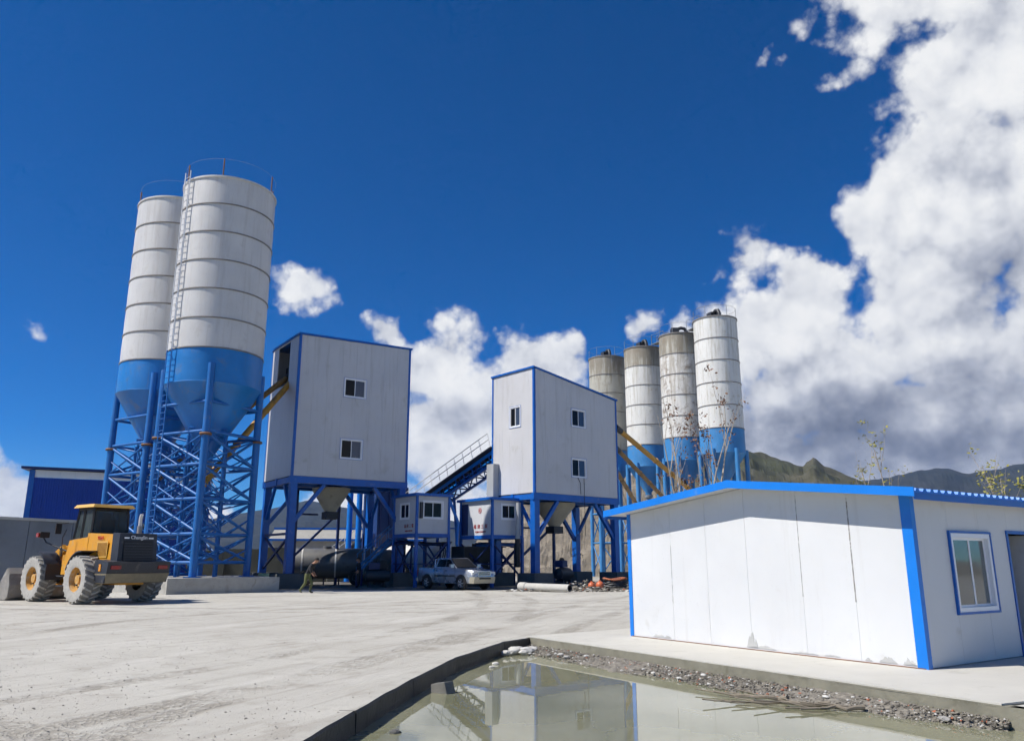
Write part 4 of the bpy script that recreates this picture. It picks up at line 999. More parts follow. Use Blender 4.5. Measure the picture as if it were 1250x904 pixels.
    # rear fenders and steps
    for s in (-1, 1):
        bm = B(); y0, y1 = sorted((s * .72, s * 1.3)); N = 9
        pts = [(-1.6 + .93 * math.cos(R(a)), .82 + .93 * math.sin(R(a))) for a in [18 + 78 * k / (N - 1) for k in range(N)]]
        pts2 = [(-1.6 + .89 * math.cos(R(a)), .82 + .89 * math.sin(R(a))) for a in [18 + 78 * k / (N - 1) for k in range(N)]]
        prism(bm, pts + pts2[::-1], lambda u, v, w: Vector((u, y0 + (y1 - y0) * w, v))); obj('rear_fender', bm, 'loader_dark', t, True)
        bm = B(); pts = [(1.6 + .93 * math.cos(R(a)), .82 + .93 * math.sin(R(a))) for a in (96, 110, 125, 140, 155)]; pts2 = [(1.6 + .89 * math.cos(R(a)), .82 + .89 * math.sin(R(a))) for a in (96, 110, 125, 140, 155)]
        prism(bm, pts + pts2[::-1], lambda u, v, w: Vector((u, y0 + (y1 - y0) * w, v))); ff = obj('front_fender', bm, 'loader_dark', t, True)
        obj('mud_flap', boxbm(.68, .73, y0, y1, .75, 1.30), 'loader_dark', ff)
        # side tank, cab base
        bm = B(); box(bm, -.75, .15, *sorted((s * .45, s * 1.02)), .95, 1.62); bevel(bm, .05); obj('side_tank', bm, y_, t, True)
        st = obj('access_step', boxbm(-.45, .05, *sorted((s * 1.02, s * 1.2)), .55, .59), 'loader_dark', t); obj('access_step', boxbm(-.45, .05, *sorted((s * 1.02, s * 1.2)), .88, .92), 'loader_dark', t)
        bm = tube(B(), [(.1, s * 1.1, 1.55), (.14, s * 1.12, 2.2), (.05, s * 1.05, 2.5)], .022, 6); obj('grab_rail', bm, 'loader_dark', t, True)
        # mirror on long arm
        bm = tube(B(), [(.55, s * .72, 1.75), (1.25, s * 1.15, 2.05), (1.4, s * 1.22, 2.25)], .03, 6); arm = obj('lamp_arm', bm, 'loader_dark', t, True)
        obj('work_lamp', bevel(boxbm(1.25, 1.5, s * 1.22 - .16, s * 1.22 + .16, 2.22, 2.42), .03), 'dark', arm); obj('turn_signal', bevel(boxbm(1.28, 1.46, s * 1.4 - .03, s * 1.4 + .04, 2.24, 2.38), .02), 'lamp_red', arm)
        bm = tube(B(), [(.62, s * .74, 2.75), (.8, s * 1.0, 2.7), (.8, s * 1.0, 2.65)], .018, 6); ma = obj('mirror_arm', bm, 'dark', t, True); obj('mirror', bevel(boxbm(.76, .82, s * 1.0 - .1, s * 1.0 + .1, 2.35, 2.72), .02), 'dark', ma)
    # cab
    bm = B(); hexa(bm, [(-.95, -.76, 1.55), (.55, -.76, 1.55), (.55, .76, 1.55), (-.95, .76, 1.55), (-.95, -.74, 2.22), (.40, -.74, 2.12), (.40, .74, 2.12), (-.95, .74, 2.22)]); bevel(bm, .04)
    cb = obj('cab_base', bm, y_, t, True)
    x0, x1, yy, zl, zh = -.92, .28, .66, 2.16, 3.26
    bm = B()
    for x, xt in ((x0, x0 + .05), (-.25, -.25), (x1, x1 - .12)):
        for s in (-1, 1): tube(bm, [(x, s * yy, zl), (xt, s * (yy - .05), zh)], .045, 4)
    for s in (-1, 1):
        tube(bm, [(x0, s * yy, zl + .03), (x1, s * yy, zl - .03)], .05, 4); tube(bm, [(x0 + .05, s * (yy - .05), zh - .04), (x1 - .12, s * (yy - .05), zh - .04)], .06, 4)
    for x, z in ((x0, zl), (x1, zl), (x0 + .05, zh - .04), (x1 - .12, zh - .04)): tube(bm, [(x, -yy + .04, z), (x, yy - .04, z)], .05, 4)
    cab = obj('cab_frame', bm, 'dark', t)
    for s in (-1, 1):
        for xa, xb in ((x0 + .04, -.29), (-.21, x1 - .06)):
            bm = B(); prism(bm, [(xa, zl + .05), (xb, zl + .05), (xb - .03, zh - .1), (xa + .03, zh - .1)], lambda u, v, w: Vector((u, s * (yy - .012 - .006 * w - (v - zl) * .05), v))); obj('side_pane', bm, 'cab_glass', cab)
    for xa, xb in ((x0, x0 + .05), (x1, x1 - .12)):
        bm = B(); prism(bm, [(-yy + .06, zl + .06), (yy - .06, zl + .06), (yy - .1, zh - .1), (-yy + .1, zh - .1)], lambda u, v, w: Vector((xa + (xb - xa) * (v - zl) / (zh - zl) + .006 * w, u, v))); obj('end_pane', bm, 'cab_glass', cab)
    obj('seat', bevel(boxbm(-.65, -.15, -.25, .25, 2.0, 2.3), .05), 'dark', cab); obj('seat_back', bevel(boxbm(-.72, -.58, -.25, .25, 2.3, 2.85), .05), 'dark', cab)
    bm = lathe(B(), [(.19, -.015), (.215, 0), (.19, .015), (.175, 0), (.19, -.015)], 16, 'x', (.22, 0, 2.55), False); obj('steering_wheel', bm, 'dark', cab)
    bm = B(); hexa(bm, [(-1.08, -.76, zh), (.36, -.76, zh), (.36, .76, zh), (-1.08, .76, zh), (-1.0, -.70, zh + .11), (.28, -.70, zh + .11), (.28, .70, zh + .11), (-1.0, .70, zh + .11)]); bevel(bm, .03); obj('cab_roof', bm, 'loader_roof', t, True)
    # stack
    ex = obj('exhaust_stack', tube(B(), [(-2.25, -.35, 2.3), (-2.25, -.35, 2.85), (-2.3, -.35, 3.0)], .06, 10), 'galv', t, True); obj('muffler_guard', tube(B(), [(-2.25, -.35, 2.3), (-2.25, -.35, 2.6)], .085, 10), 'grey_steel', ex, True)
    # front frame and lift arms
    obj('front_frame', bevel(boxbm(.45, 2.2, -.42, .42, .62, 1.3), .04), y_, t); obj('front_tower', bevel(boxbm(.75, 1.35, -.5, .5, 1.25, 1.95), .06), y_, t)
    obj('articulation_joint', lathe(B(), [(.2, .5), (.2, 1.35)], 16, c=(.28, 0, 0)), 'loader_dark', t, True)
    for s in (-1, 1):
        bm = B(); prism(bm, [(.85, 1.75), (1.05, 1.98), (2.1, 1.45), (3.05, .62), (3.0, .35), (2.75, .40), (1.9, 1.1)], lambda u, v, w: Vector((u, s * (.55 + .12 * w), v))); obj('lift_arm', bm, y_, t)
        bar('lift_cylinder', t, (.8, s * .5, 1.05), (2.0, s * .58, 1.2), .07, 'grey_steel', 10)
    bar('tilt_cylinder', t, (1.1, 0, 1.85), (2.4, 0, 1.35), .08, 'grey_steel', 10); obj('tilt_link', boxbm(2.3, 2.5, -.09, .09, .55, 1.55), y_, t)
    bm = B(); out = [(2.92, .12), (2.88, .55), (3.0, .95), (3.22, 1.16), (3.34, 1.12), (3.14, .92), (3.03, .6), (3.08, .25), (3.25, .13), (4.15, .05), (4.15, .0), (3.1, .02)]
    prism(bm, out, lambda u, v, w: Vector((u, -1.48 + 2.96 * w, v))); bk = obj('bucket', bm, 'bucket', t)
    for s in (-1, 1):
        bm = B(); prism(bm, [(2.93, .14), (2.9, .55), (3.0, .92), (3.24, 1.14), (3.6, .75), (4.12, .04), (3.1, .03)], lambda u, v, w: Vector((u, s * (1.46 + .045 * w), v))); obj('bucket_side', bm, 'bucket', bk)
    for k in range(8): obj('bucket_tooth', boxbm(4.13, 4.36, -1.4 + k * .4 - .05, -1.4 + k * .4 + .05, .0, .05), 'bucket', bk)
    return t
def cab_glass():
    m = bpy.data.materials.new('cab_glass'); m.use_nodes = True; t = NT(m.node_tree); b = t.n['Principled BSDF']
    b.inputs['Base Color'].default_value = (.20, .25, .26, 1); b.inputs['Roughness'].default_value = .03; b.inputs['Transmission Weight'].default_value = .82; b.inputs['IOR'].default_value = 1.1
    MATS['cab_glass'] = m
cab_glass(); loader()

# ================================================================== PICKUP TRUCK
def pickup():
    t = thing('pickup_truck', 'silver double-cab pickup parked under the plant beside the control cabins', 'pickup', (-3.25, 47.0, 0), -47, scale=1.03)
    # lower body from stations along x (front is +x): (x, half width, z bottom, z top)
    st = [(2.42, .70, .52, .80), (2.36, .80, .40, .98), (2.2, .85, .36, 1.04), (1.9, .87, .36, 1.08), (1.1, .88, .34, 1.14), (.9, .88, .34, 1.16), (-.85, .88, .34, 1.18), (-.95, .88, .36, 1.18), (-2.4, .87, .42, 1.16), (-2.47, .84, .5, 1.12)]
    bm = B(); rings = []
    for x, w, zb, zt in st:
        h = zt - zb; ring = [(-w * .94, zb), (-w, zb + h * .18), (-w * 1.005, zb + h * .55), (-w * .975, zb + h * .86), (-w * .90, zt), (w * .90, zt), (w * .975, zb + h * .86), (w * 1.005, zb + h * .55), (w, zb + h * .18), (w * .94, zb)]
        rings.append([bm.verts.new((x, y, z)) for y, z in ring])
    for a, b in zip(rings, rings[1:]):
        for i in range(10): bm.faces.new((a[i], a[(i + 1) % 10], b[(i + 1) % 10], b[i]))
    bm.faces.new(rings[0]); bm.faces.new(rings[-1]); body = obj('body', bm, 'car_silver', t, True)
    # greenhouse
    bm = B(); hexa(bm, [(1.0, -.80, 1.14), (1.0, .80, 1.14), (-.92, .80, 1.16), (-.92, -.80, 1.16), (.22, -.64, 1.70), (.22, .64, 1.70), (-.78, .64, 1.70), (-.78, -.64, 1.70)]); bevel(bm, .05, 2)
    cab = obj('cab_shell', bm, 'car_silver', t, True)
    def quad(name, pts, m, par, n, th=.012):
        n = Vector(n).normalized(); bm = B(); hexa(bm, [Vector(p) - n * .02 for p in pts] + [Vector(p) + n * th for p in pts]); return obj(name, bm, m, par)
    quad('windscreen', [(.96, -.70, 1.19), (.96, .70, 1.19), (.30, .58, 1.66), (.30, -.58, 1.66)], 'glass_car', cab, (.55, 0, .8), .016)
    quad('rear_window', [(-.93, -.66, 1.24), (-.93, .66, 1.24), (-.82, .58, 1.62), (-.82, -.58, 1.62)], 'glass_dark', cab, (-1, 0, .2))
    for s in (-1, 1):
        for xs in ((.78, .06, .06, .30), (0, -.76, -.68, 0)):
            a, b, c, d = xs
            quad('side_window', [(a, s * .785, 1.22), (b, s * .785, 1.22), (c, s * .675, 1.62), (d, s * .675, 1.62)], 'glass_dark', cab, (0, s, .3))
        for x in (.98, .02, -.86): obj('door_gap', boxbm(x - .006, x + .006, s * .886 - .004, s * .886 + .004, .45, 1.12), 'dark', body)
        for x in (.16, -.7): obj('door_handle', bevel(boxbm(x - .08, x + .08, s * .885 - .015, s * .885 + .02, 1.0, 1.035), .008), 'dark', body)
        obj('side_moulding', boxbm(-.85, .95, s * .89 - .008, s * .89 + .012, .70, .78), 'dark_steel', body)
        mi = obj('wing_mirror', bevel(boxbm(.70, .86, *sorted((s * .84, s * 1.08)), 1.18, 1.36), .03), 'car_silver', t)
        for x in (1.5, -1.55):
            wh = obj('wheel', lathe(B(), [(.2, s * .08), (.23, s * .11), (.33, s * .115), (.365, s * .08), (.37, 0), (.365, -s * .08), (.33, -s * .115), (.2, -s * .1)], 32, 'y'), 'tyre_black', t, True); wh.location = (x, s * .80, .37)
            obj('rim', lathe(B(), [(.225, s * .112), (.19, s * .08), (.07, s * .075), (.06, s * .11), (.001, s * .112)], 24, 'y', cap=False), 'grey_steel', wh, True)
            for k in range(5):
                a = k * 2 * math.pi / 5; bar('spoke', wh, (.05 * math.cos(a), s * .1, .05 * math.sin(a)), (.215 * math.cos(a), s * .1, .215 * math.sin(a)), .022, 'galv', 4)
            bm = B(); N = 12; pts = [(x + .46 * math.cos(math.pi * k / N), .37 + .46 * math.sin(math.pi * k / N)) for k in range(N + 1)]; prism(bm, pts, lambda u, v, w: Vector((u, s * (.86 + .032 * w), v))); obj('wheel_arch', bm, 'dark', body)
        obj('headlamp', bevel(boxbm(2.22, 2.395, *sorted((s * .50, s * .82)), .80, .97), .03), 'lamp_clear', body)
        obj('fog_lamp', bevel(boxbm(2.36, 2.45, s * .62 - .09, s * .62 + .09, .52, .60), .02), 'dark_steel', body)
        obj('tail_lamp', bevel(boxbm(-2.49, -2.40, s * .80 - .06, s * .80 + .06, .72, 1.05), .02), 'lamp_red', body)
    gr = obj('grille', bevel(boxbm(2.34, 2.43, -.46, .46, .76, .99), .02), 'chrome', body)
    for k in range(2): obj('grille_slot', boxbm(2.40, 2.437, -.42, .42, .79 + k * .1, .85 + k * .1), 'dark', gr)
    bm = B(); hexa(bm, [(2.2, -.86, .36), (2.42, -.74, .36), (2.42, .74, .36), (2.2, .86, .36), (2.24, -.88, .70), (2.50, -.74, .70), (2.50, .74, .70), (2.24, .88, .70)]); bevel(bm, .04); bp = obj('front_bumper', bm, 'car_dust', t, True); obj('bumper_slot', boxbm(2.46, 2.505, -.40, .40, .58, .66), 'dark', bp)
    obj('rear_bumper', bevel(boxbm(-2.62, -2.44, -.85, .85, .42, .60), .03), 'chrome', t)
    obj('load_bed', boxbm(-2.36, -.98, -.76, .76, 1.172, 1.186), 'dark_steel', t)
    bm = tube(B(), [(-1.02, -.74, 1.15), (-1.05, -.66, 1.62), (-1.05, .66, 1.62), (-1.02, .74, 1.15)], .035, 8); obj('roll_bar', bm, 'chrome', t, True)
pickup()

# ================================================================== PEOPLE
def person(label, loc, yaw, joints, top_m, leg_m, cap_m='hair', scale=1.):
    t = thing('person', label, 'person', loc, yaw, scale=scale)
    J = joints
    def skin(name, chain_list, m, par):
        idx = {}; vs = []; es = []; rr = []
        for ch in chain_list:
            prev = None
            for k in ch:
                if k not in idx: idx[k] = len(vs); vs.append(J[k][0]); rr.append(J[k][1])
                if prev is not None and (prev, idx[k]) not in es: es.append((prev, idx[k]))
                prev = idx[k]
        me = bpy.data.meshes.new(name); me.from_pydata(vs, es, []); o = bpy.data.objects.new(name, me); COL.objects.link(o)
        mod = o.modifiers.new('s', 'SKIN'); sv = me.skin_vertices[0].data
        for i, r in enumerate(rr): sv[i].radius = (r if isinstance(r, tuple) else (r, r)); sv[i].use_root = i == 0
        sb = o.modifiers.new('d', 'SUBSURF'); sb.levels = sb.render_levels = 2
        bpy.context.view_layer.update()
        m2 = bpy.data.meshes.new_from_object(o.evaluated_get(bpy.context.evaluated_depsgraph_get())); bpy.data.objects.remove(o)
        for p in m2.polygons: p.use_smooth = True
        m2.materials.clear()
        for q in (m if isinstance(m, (list, tuple)) else [m]): m2.materials.append(MATS[q])
        q = bpy.data.objects.new(name, m2); link(q, par); return q
    legs = [['pel', 'lh', 'lk', 'la', 'lt'], ['pel', 'rh', 'rk', 'ra', 'rt']]
    arms = [['pel', 'waist', 'chest', 'neck0', 'neck', 'head0', 'head1', 'head2'], ['neck0', 'ls', 'le', 'lw', 'lhand'], ['neck0', 'rs', 're', 'rw', 'rhand']]
    body = skin('body', legs + arms, [top_m, leg_m, 'skin', 'dark'], t)
    pz = J['pel'][0][2]; hd = Vector(J['head0'][0]); lw = Vector(J['lw'][0]); rw = Vector(J['rw'][0])
    for p in body.data.polygons:
        c = p.center
        i = 0
        if c.z < pz + .03 and min((c - lw).length, (c - rw).length) > .2: i = 1
        if c.z < .09: i = 3
        if (c - hd).length < .2 and c.z > hd.z - .11: i = 2
        if min((c - lw).length, (c - rw).length) < .14: i = 2
        p.material_index = i
    h1 = Vector(J['head1'][0]); r = .118
    bm = B(); bmesh.ops.create_uvsphere(bm, u_segments=16, v_segments=10, radius=r)
    for v in list(bm.verts):
        if v.co.z < -.02 and v.co.x > -.05 or v.co.z < -.07: bm.verts.remove(v)
    bmesh.ops.translate(bm, verts=bm.verts[:], vec=h1 + Vector((-.015, 0, .045)))
    obj('hair' if cap_m == 'hair' else 'cap', bm, cap_m, t, True)
    # face
    f = h1 + Vector((.095, 0, -.01))
    bm = B(); hexa(bm, [f + Vector(q) for q in ((-.01, -.018, -.03), (.035, -.014, -.03), (.035, .014, -.03), (-.01, .018, -.03), (-.01, -.008, .03), (.01, -.006, .03), (.01, .006, .03), (-.01, .008, .03))]); obj('nose', bm, 'skin', t)
    for s in (-1, 1):
        obj('eye', lathe(B(), [(.001, -.004), (.013, 0), (.001, .006)], 10, 'x', tuple(f + Vector((.0, s * .035, .02))), False), 'dark', t)
        obj('ear', lathe(B(), [(.001, -.012), (.03, 0), (.001, .012)], 10, 'y', tuple(h1 + Vector((.0, s * .095, 0))), False), 'skin', t)
    obj('mouth', boxbm(f.x - .02, f.x + .002, -.025 + f.y, .025 + f.y, f.z - .062, f.z - .052), 'red', t)
    for nm in ('l', 'r'):      # fingers
        w, h = Vector(J[nm + 'w'][0]), Vector(J[nm + 'hand'][0]); d = (h - w).normalized(); x, y, _ = frame_of(d)
        bm = B()
        for k, ln in enumerate((.07, .08, .075, .06)):
            p = h + x * (k - 1.5) * .02; tube(bm, [p - d * .02, p + d * ln * .5 + y * .006, p + d * ln + y * .022], [.0095, .009, .006], 6)
        p = (w + h) / 2 + x * -.03; tube(bm, [p, p - x * .025 + d * .03, p - x * .03 + d * .065], [.011, .0095, .007], 6)
        obj('fingers', bm, 'skin', t, True)
    return t
WALK = {'pel': ((0, 0, .95), (.15, .12)), 'waist': ((.07, 0, 1.10), (.14, .11)), 'chest': ((.2, 0, 1.30), (.18, .13)), 'neck0': ((.30, 0, 1.42), (.13, .10)), 'neck': ((.37, 0, 1.50), .058), 'head0': ((.43, 0, 1.545), .085), 'head1': ((.48, 0, 1.60), .112), 'head2': ((.50, 0, 1.675), .085),
        'lh': ((.0, .1, .9), .115), 'lk': ((.22, .11, .52), .075), 'la': ((.12, .11, .09), .05), 'lt': ((.30, .12, .045), .042), 'rh': ((0, -.1, .9), .115), 'rk': ((-.03, -.11, .50), .075), 'ra': ((-.33, -.11, .14), .05), 'rt': ((-.18, -.12, .05), .042),
        'ls': ((.26, .2, 1.38), .075), 'le': ((.14, .27, 1.12), .052), 'lw': ((.30, .22, .92), .036), 'lhand': ((.36, .2, .86), .04), 'rs': ((.26, -.2, 1.38), .075), 're': ((.28, -.27, 1.1), .052), 'rw': ((.42, -.22, .90), .036), 'rhand': ((.47, -.2, .84), .04)}
person('person in a black jacket and olive trousers walking across the yard with a stoop', (-10.35, 40.9, 0), -12, WALK, 'cloth_black', 'cloth_olive')
STAND = dict(WALK); STAND.update({'pel': ((0, 0, .95), (.15, .12)), 'waist': ((.0, 0, 1.10), (.14, .11)), 'chest': ((.02, 0, 1.30), (.18, .13)), 'neck0': ((.02, 0, 1.44), (.13, .10)), 'neck': ((.03, 0, 1.52), .058), 'head0': ((.05, 0, 1.58), .085), 'head1': ((.065, 0, 1.64), .112), 'head2': ((.06, 0, 1.72), .085),
        'lk': ((.03, .12, .50), .075), 'la': ((-.01, .12, .09), .05), 'lt': ((.16, .14, .045), .042), 'rk': ((.02, -.12, .50), .075), 'ra': ((-.03, -.12, .09), .05), 'rt': ((.14, -.14, .045), .042),
        'ls': ((.02, .2, 1.4), .075), 'le': ((.0, .27, 1.12), .052), 'lw': ((.16, .2, .95), .036), 'lhand': ((.22, .17, .92), .04), 'rs': ((.02, -.2, 1.4), .075), 're': ((-.02, -.27, 1.12), .052), 'rw': ((.06, -.27, .87), .036), 'rhand': ((.08, -.27, .79), .04)})
person('person in dark clothes standing in the shade under the tower', (-9.3, 49.0, 0), 200, STAND, 'cloth_black', 'cloth_black')

# ================================================================== OTHER PLANT AND BACKGROUND THINGS
def yard_wall():
    a, b = Vector((-44, 41.5, 0)), Vector((-22.8, 51.0, 0)); d = (b - a).normalized(); n = Vector((d.y, -d.x, 0)); L = (b - a).length
    t = thing('retaining_wall', 'long dark grey concrete retaining wall behind the wheel loader', 'wall', a)
    zt = lambda s: 4.55 - .85 * s / L; k = 10
    for i in range(k):
        s0, s1 = L * i / k + .012, L * (i + 1) / k - .012
        bm = B(); p = lambda s, w, z: d * s + n * w + Vector((0, 0, z))
        hexa(bm, [p(s0, .35, 0), p(s1, .35, 0), p(s1, -.25, 0), p(s0, -.25, 0), p(s0, 0, zt(s0)), p(s1, 0, zt(s1)), p(s1, -.25, zt(s1)), p(s0, -.25, zt(s0))]); obj('wall_panel', bm, 'wall_concrete', t)
    bm = B(); p = lambda s, w, z: d * s + n * w + Vector((0, 0, z))
    hexa(bm, [p(0, .12, zt(0) + .003), p(L, .12, zt(L) + .003), p(L, -.33, zt(L) + .003), p(0, -.33, zt(0) + .003), p(0, .12, zt(0) + .16), p(L, .12, zt(L) + .16), p(L, -.33, zt(L) + .16), p(0, -.33, zt(0) + .16)]); obj('coping', bm, 'concrete', t)
yard_wall()
def blue_shed():
    a = Vector((-36.6, 59.6, 0)); yaw = 27; Wd, D, zt = 13.0, 7.0, 8.35
    t = thing('sheet_shed', 'tall dark blue sheet-metal shed with a pale strip under its roof', 'shed', a, yaw)
    k = 13
    for i in range(k):
        x0 = Wd * i / k; bm = B(); n = 6; prof = []
        for r in range(n):
            q = x0 + r / n; prof += [(q + .004, .0), (q + .07, .0), (q + .09, .025), (q + .145, .025)]
        prof.append((x0 + .996, 0))
        pts = [(x, -w) for x, w in prof] + [(x0 + .996, .05), (x0 + .004, .05)]
        prism(bm, pts, lambda u, v, w: Vector((u, v, 7.75 * w))); obj('wall_sheet', bm, 'shed_blue', t)
        obj('skylight_panel', boxbm(x0 + .004, x0 + .996, .0, .03, 7.77, zt - .02), 'pale_sheet', t)
    obj('side_wall', boxbm(-.02, .06, .06, D, 0, zt - .02), 'shed_blue', t); obj('side_wall', boxbm(Wd - .06, Wd + .02, .06, D, 0, zt - .02), 'shed_blue', t); obj('back_wall', boxbm(.06, Wd - .06, D - .06, D, 0, zt - .02), 'shed_blue', t)
    obj('corner_trim', boxbm(-.05, .32, -.06, -.03, 0, zt - .03), 'blue_trim', t)
    bm = B(); hexa(bm, [(-.6, -.5, zt), (Wd + .5, -.5, zt), (Wd + .5, D + .5, zt + .5), (-.6, D + .5, zt + .5), (-.6, -.5, zt + .18), (Wd + .5, -.5, zt + .18), (Wd + .5, D + .5, zt + .68), (-.6, D + .5, zt + .68)]); obj('roof', bm, 'navy', t)
mat('pale_sheet', (.62, .66, .72), .4, var=.05)
blue_shed()
def low_shed():
    t = thing('low_shed', 'low grey shed with a blue roof edge far behind the tower legs', 'shed', (-27.5, 92, 0), 6)
    obj('wall', boxbm(0, 17, 0, 6, 0, 3.9), 'shed_grey', t)
    for k in range(6): obj('window', bevel(boxbm(1.2 + k * 2.6, 2.6 + k * 2.6, -.05, .01, 1.4, 2.7), .02), 'glass_dark', t)
    bm = B(); hexa(bm, [(-.4, -.5, 3.92), (17.4, -.5, 3.92), (17.4, 6.5, 3.92), (-.4, 6.5, 3.92), (-.4, 2.8, 5.2), (17.4, 2.8, 5.2), (17.4, 3.2, 5.2), (-.4, 3.2, 5.2)]); r = obj('roof', bm, 'roof_grey', t)
    obj('ridge_strip', boxbm(-.45, 17.45, 2.7, 3.3, 5.2, 5.42), 'blue_trim', r); obj('eave_strip', boxbm(-.45, 17.45, -.54, -.5, 3.8, 4.05), 'blue_trim', r)
mat('roof_grey', (.30, .29, .26), .8, var=.1)
low_shed()
def tank_trailer():
    t = thing('tank_trailer', 'grey horizontal tank on wheels in the shade under the tower', 'trailer', (-12.1, 55.2, 0), 12)
    obj('tank', lathe(B(), [(.001, -3.35), (.55, -3.25), (.86, -3.0), (1.0, -2.7), (1.0, 2.3), (.86, 2.65), (.5, 2.9), (.001, 3.0)], 32, 'x', (0, 0, 1.42), False), 'tank_grey', t, True)
    for x in (-2.2, 0, 1.9): obj('tank_band', lathe(B(), [(1.0, x - .05), (1.02, x - .05), (1.02, x + .05), (1.0, x + .05)], 32, 'x', (0, 0, 1.42), False), 'tank_white', t, True)
    obj('manhole', lathe(B(), [(.3, 2.38), (.3, 2.56), (.001, 2.58)], 20, c=(-.6, 0, 0), cap=False), 'tank_grey', t, True)
    obj('chassis', boxbm(-3.0, 2.6, -.5, .5, .55, .75), 'dark_steel', t)
    for x in (-1.9, 1.4):
        for s in (-1, 1):
            w = obj('wheel', lathe(B(), [(.22, s * .1), (.42, s * .13), (.5, s * .08), (.5, -s * .08), (.42, -s * .13), (.22, -s * .1)], 28, 'y'), 'tyre_black', t, True); w.location = (x, s * .85, .5)
            obj('rim', lathe(B(), [(.24, s * .11), (.18, s * .05), (.001, s * .07)], 20, 'y', cap=False), 'grey_steel', w, True)
    bar('drawbar', t, (-3.0, 0, .62), (-4.6, 0, .5), .06, 'dark_steel', 6)
tank_trailer()
def storage_tank(label, loc, yaw, r, L, m):
    t = thing('storage_tank', label, 'tank', loc, yaw)
    obj('shell', lathe(B(), [(.001, -L / 2 - .3), (r * .6, -L / 2 - .2), (r * .93, -L / 2), (r, -L / 2 + .2), (r, L / 2 - .2), (r * .93, L / 2), (r * .6, L / 2 + .2), (.001, L / 2 + .3)], 36, 'x', (0, 0, r + .25), False), m, t, True)
    for x in (-L * .3, L * .3): obj('saddle', boxbm(x - .15, x + .15, -r * .75, r * .75, 0, r * .75), 'concrete_dark', t)
    obj('top_hatch', lathe(B(), [(.3, 2 * r + .2), (.3, 2 * r + .42), (.001, 2 * r + .44)], 20, cap=False), m, t, True)
storage_tank('white-topped horizontal tank lying behind the pickup', (-6.9, 58.5, 0), 128, 1.25, 6.5, 'tank_white')
storage_tank('dusty horizontal tank end-on between tower leg and cabin', (-9.6, 57.2, 0), 128, 1.05, 4.0, 'tank_grey')
def aggregate_bin():
    t = thing('aggregate_bin', 'dark blue steel bin on posts behind the tower with yellow screw conveyors', 'bin', (-10.3, 60.8, 0), 35)
    bm = B(); hexa(bm, [(.5, .5, 2.4), (2.1, .5, 2.4), (2.1, 2.1, 2.4), (.5, 2.1, 2.4), (0, 0, 3.6), (2.6, 0, 3.6), (2.6, 2.6, 3.6), (0, 2.6, 3.6)]); obj('bin_cone', bm, 'navy', t)
    obj('bin_body', boxbm(0, 2.6, 0, 2.6, 3.6, 7.2), 'bin_navy', t)
    for x in (.08, 2.52):
        for y in (.08, 2.52): bar('post', t, (x, y, 0), (x, y, 3.7), .1, 'navy', 4)
    for k in range(4): obj('stiffener', boxbm(.2 + k * .73, .3 + k * .73, -.08, -.001, 3.7, 7.1), 'navy', t)
mat('bin_navy', (.003, .03, .13), .55, var=.1)
aggregate_bin()
def bay_wall():
    a, b = Vector((-24.5, 60.5, 0)), Vector((-4.2, 65.0, 0)); d = (b - a).normalized(); L = (b - a).length
    t = thing('bay_wall', 'low dark concrete wall of the aggregate bays behind the tower legs', 'wall', a, math.degrees(math.atan2(d.y, d.x)))
    k = 8
    for i in range(k): obj('wall_block', bevel(boxbm(L * i / k + .01, L * (i + 1) / k - .01, 0, .5, 0, 2.35 + .12 * (i % 3)), .03), 'bay_concrete', t)
    for i in range(4): obj('buttress', boxbm(L * (i + .5) / 4 - .2, L * (i + .5) / 4 + .2, -.6, 0, 0, 1.7), 'bay_concrete', t)
mat('bay_concrete', (.075, .078, .065), .9, var=.25, vs=.8, bump=.3, bs=8)
bay_wall()
for X, Yp, lab in ((-11.9, 61.8, 'bright blue upright pipe behind the tower hopper, next to the dark blue bin'), (-12.7, 62.2, 'bright blue upright pipe behind the tower hopper, one step further from the bin')):
    t = thing('vent_pipe', lab, 'pipe', (X, Yp, 0))
    bm = tube(B(), [(0, 0, 0), (0, 0, 7.6)], .22, 16); obj('pipe', bm, 'bright_blue', t, True); bm = tube(B(), [(0, 0, 7.6), (0, 0, 7.7)], .32, 16); obj('flange', bm, 'bright_blue', t, True); obj('base_plate', boxbm(-.4, .4, -.4, .4, 0, .05), 'navy', t)
def stair():
    t = thing('steel_stair', 'light blue steel stair with handrails under the tower with yellow screw conveyors', 'stair', (-9.7, 52.0, 0), 35)
    for y in (0, .8):
        bm = B(); prism(bm, [(0, 1.0), (2.3, 2.9), (2.3, 3.1), (0, 1.2)], lambda u, v, w: Vector((u, y + .05 * w, v))); obj('stringer', bm, 'old_blue', t)
        bar('handrail', t, (0, y + .02, 2.0), (2.3, y + .02, 3.9), .03, 'old_blue', 6)
        for k in range(5): bar('rail_post', t, (.05 + k * .55, y + .02, 1.1 + k * .454), (.05 + k * .55, y + .02, 2.02 + k * .454), .02, 'old_blue', 6)
    for k in range(9): obj('tread', boxbm(.1 + k * .24, .34 + k * .24, .05, .8, 1.15 + k * .2, 1.18 + k * .2), 'old_blue', t)
    obj('landing', boxbm(2.3, 3.2, 0, .85, 3.0, 3.06), 'old_blue', t)
    for x, y in ((3.1, .05), (3.1, .8), (.05, .05), (.05, .8)): bar('post', t, (x, y, 0), (x, y, 3.0 if x > 1 else 1.1), .05, 'navy', 4)
stair()
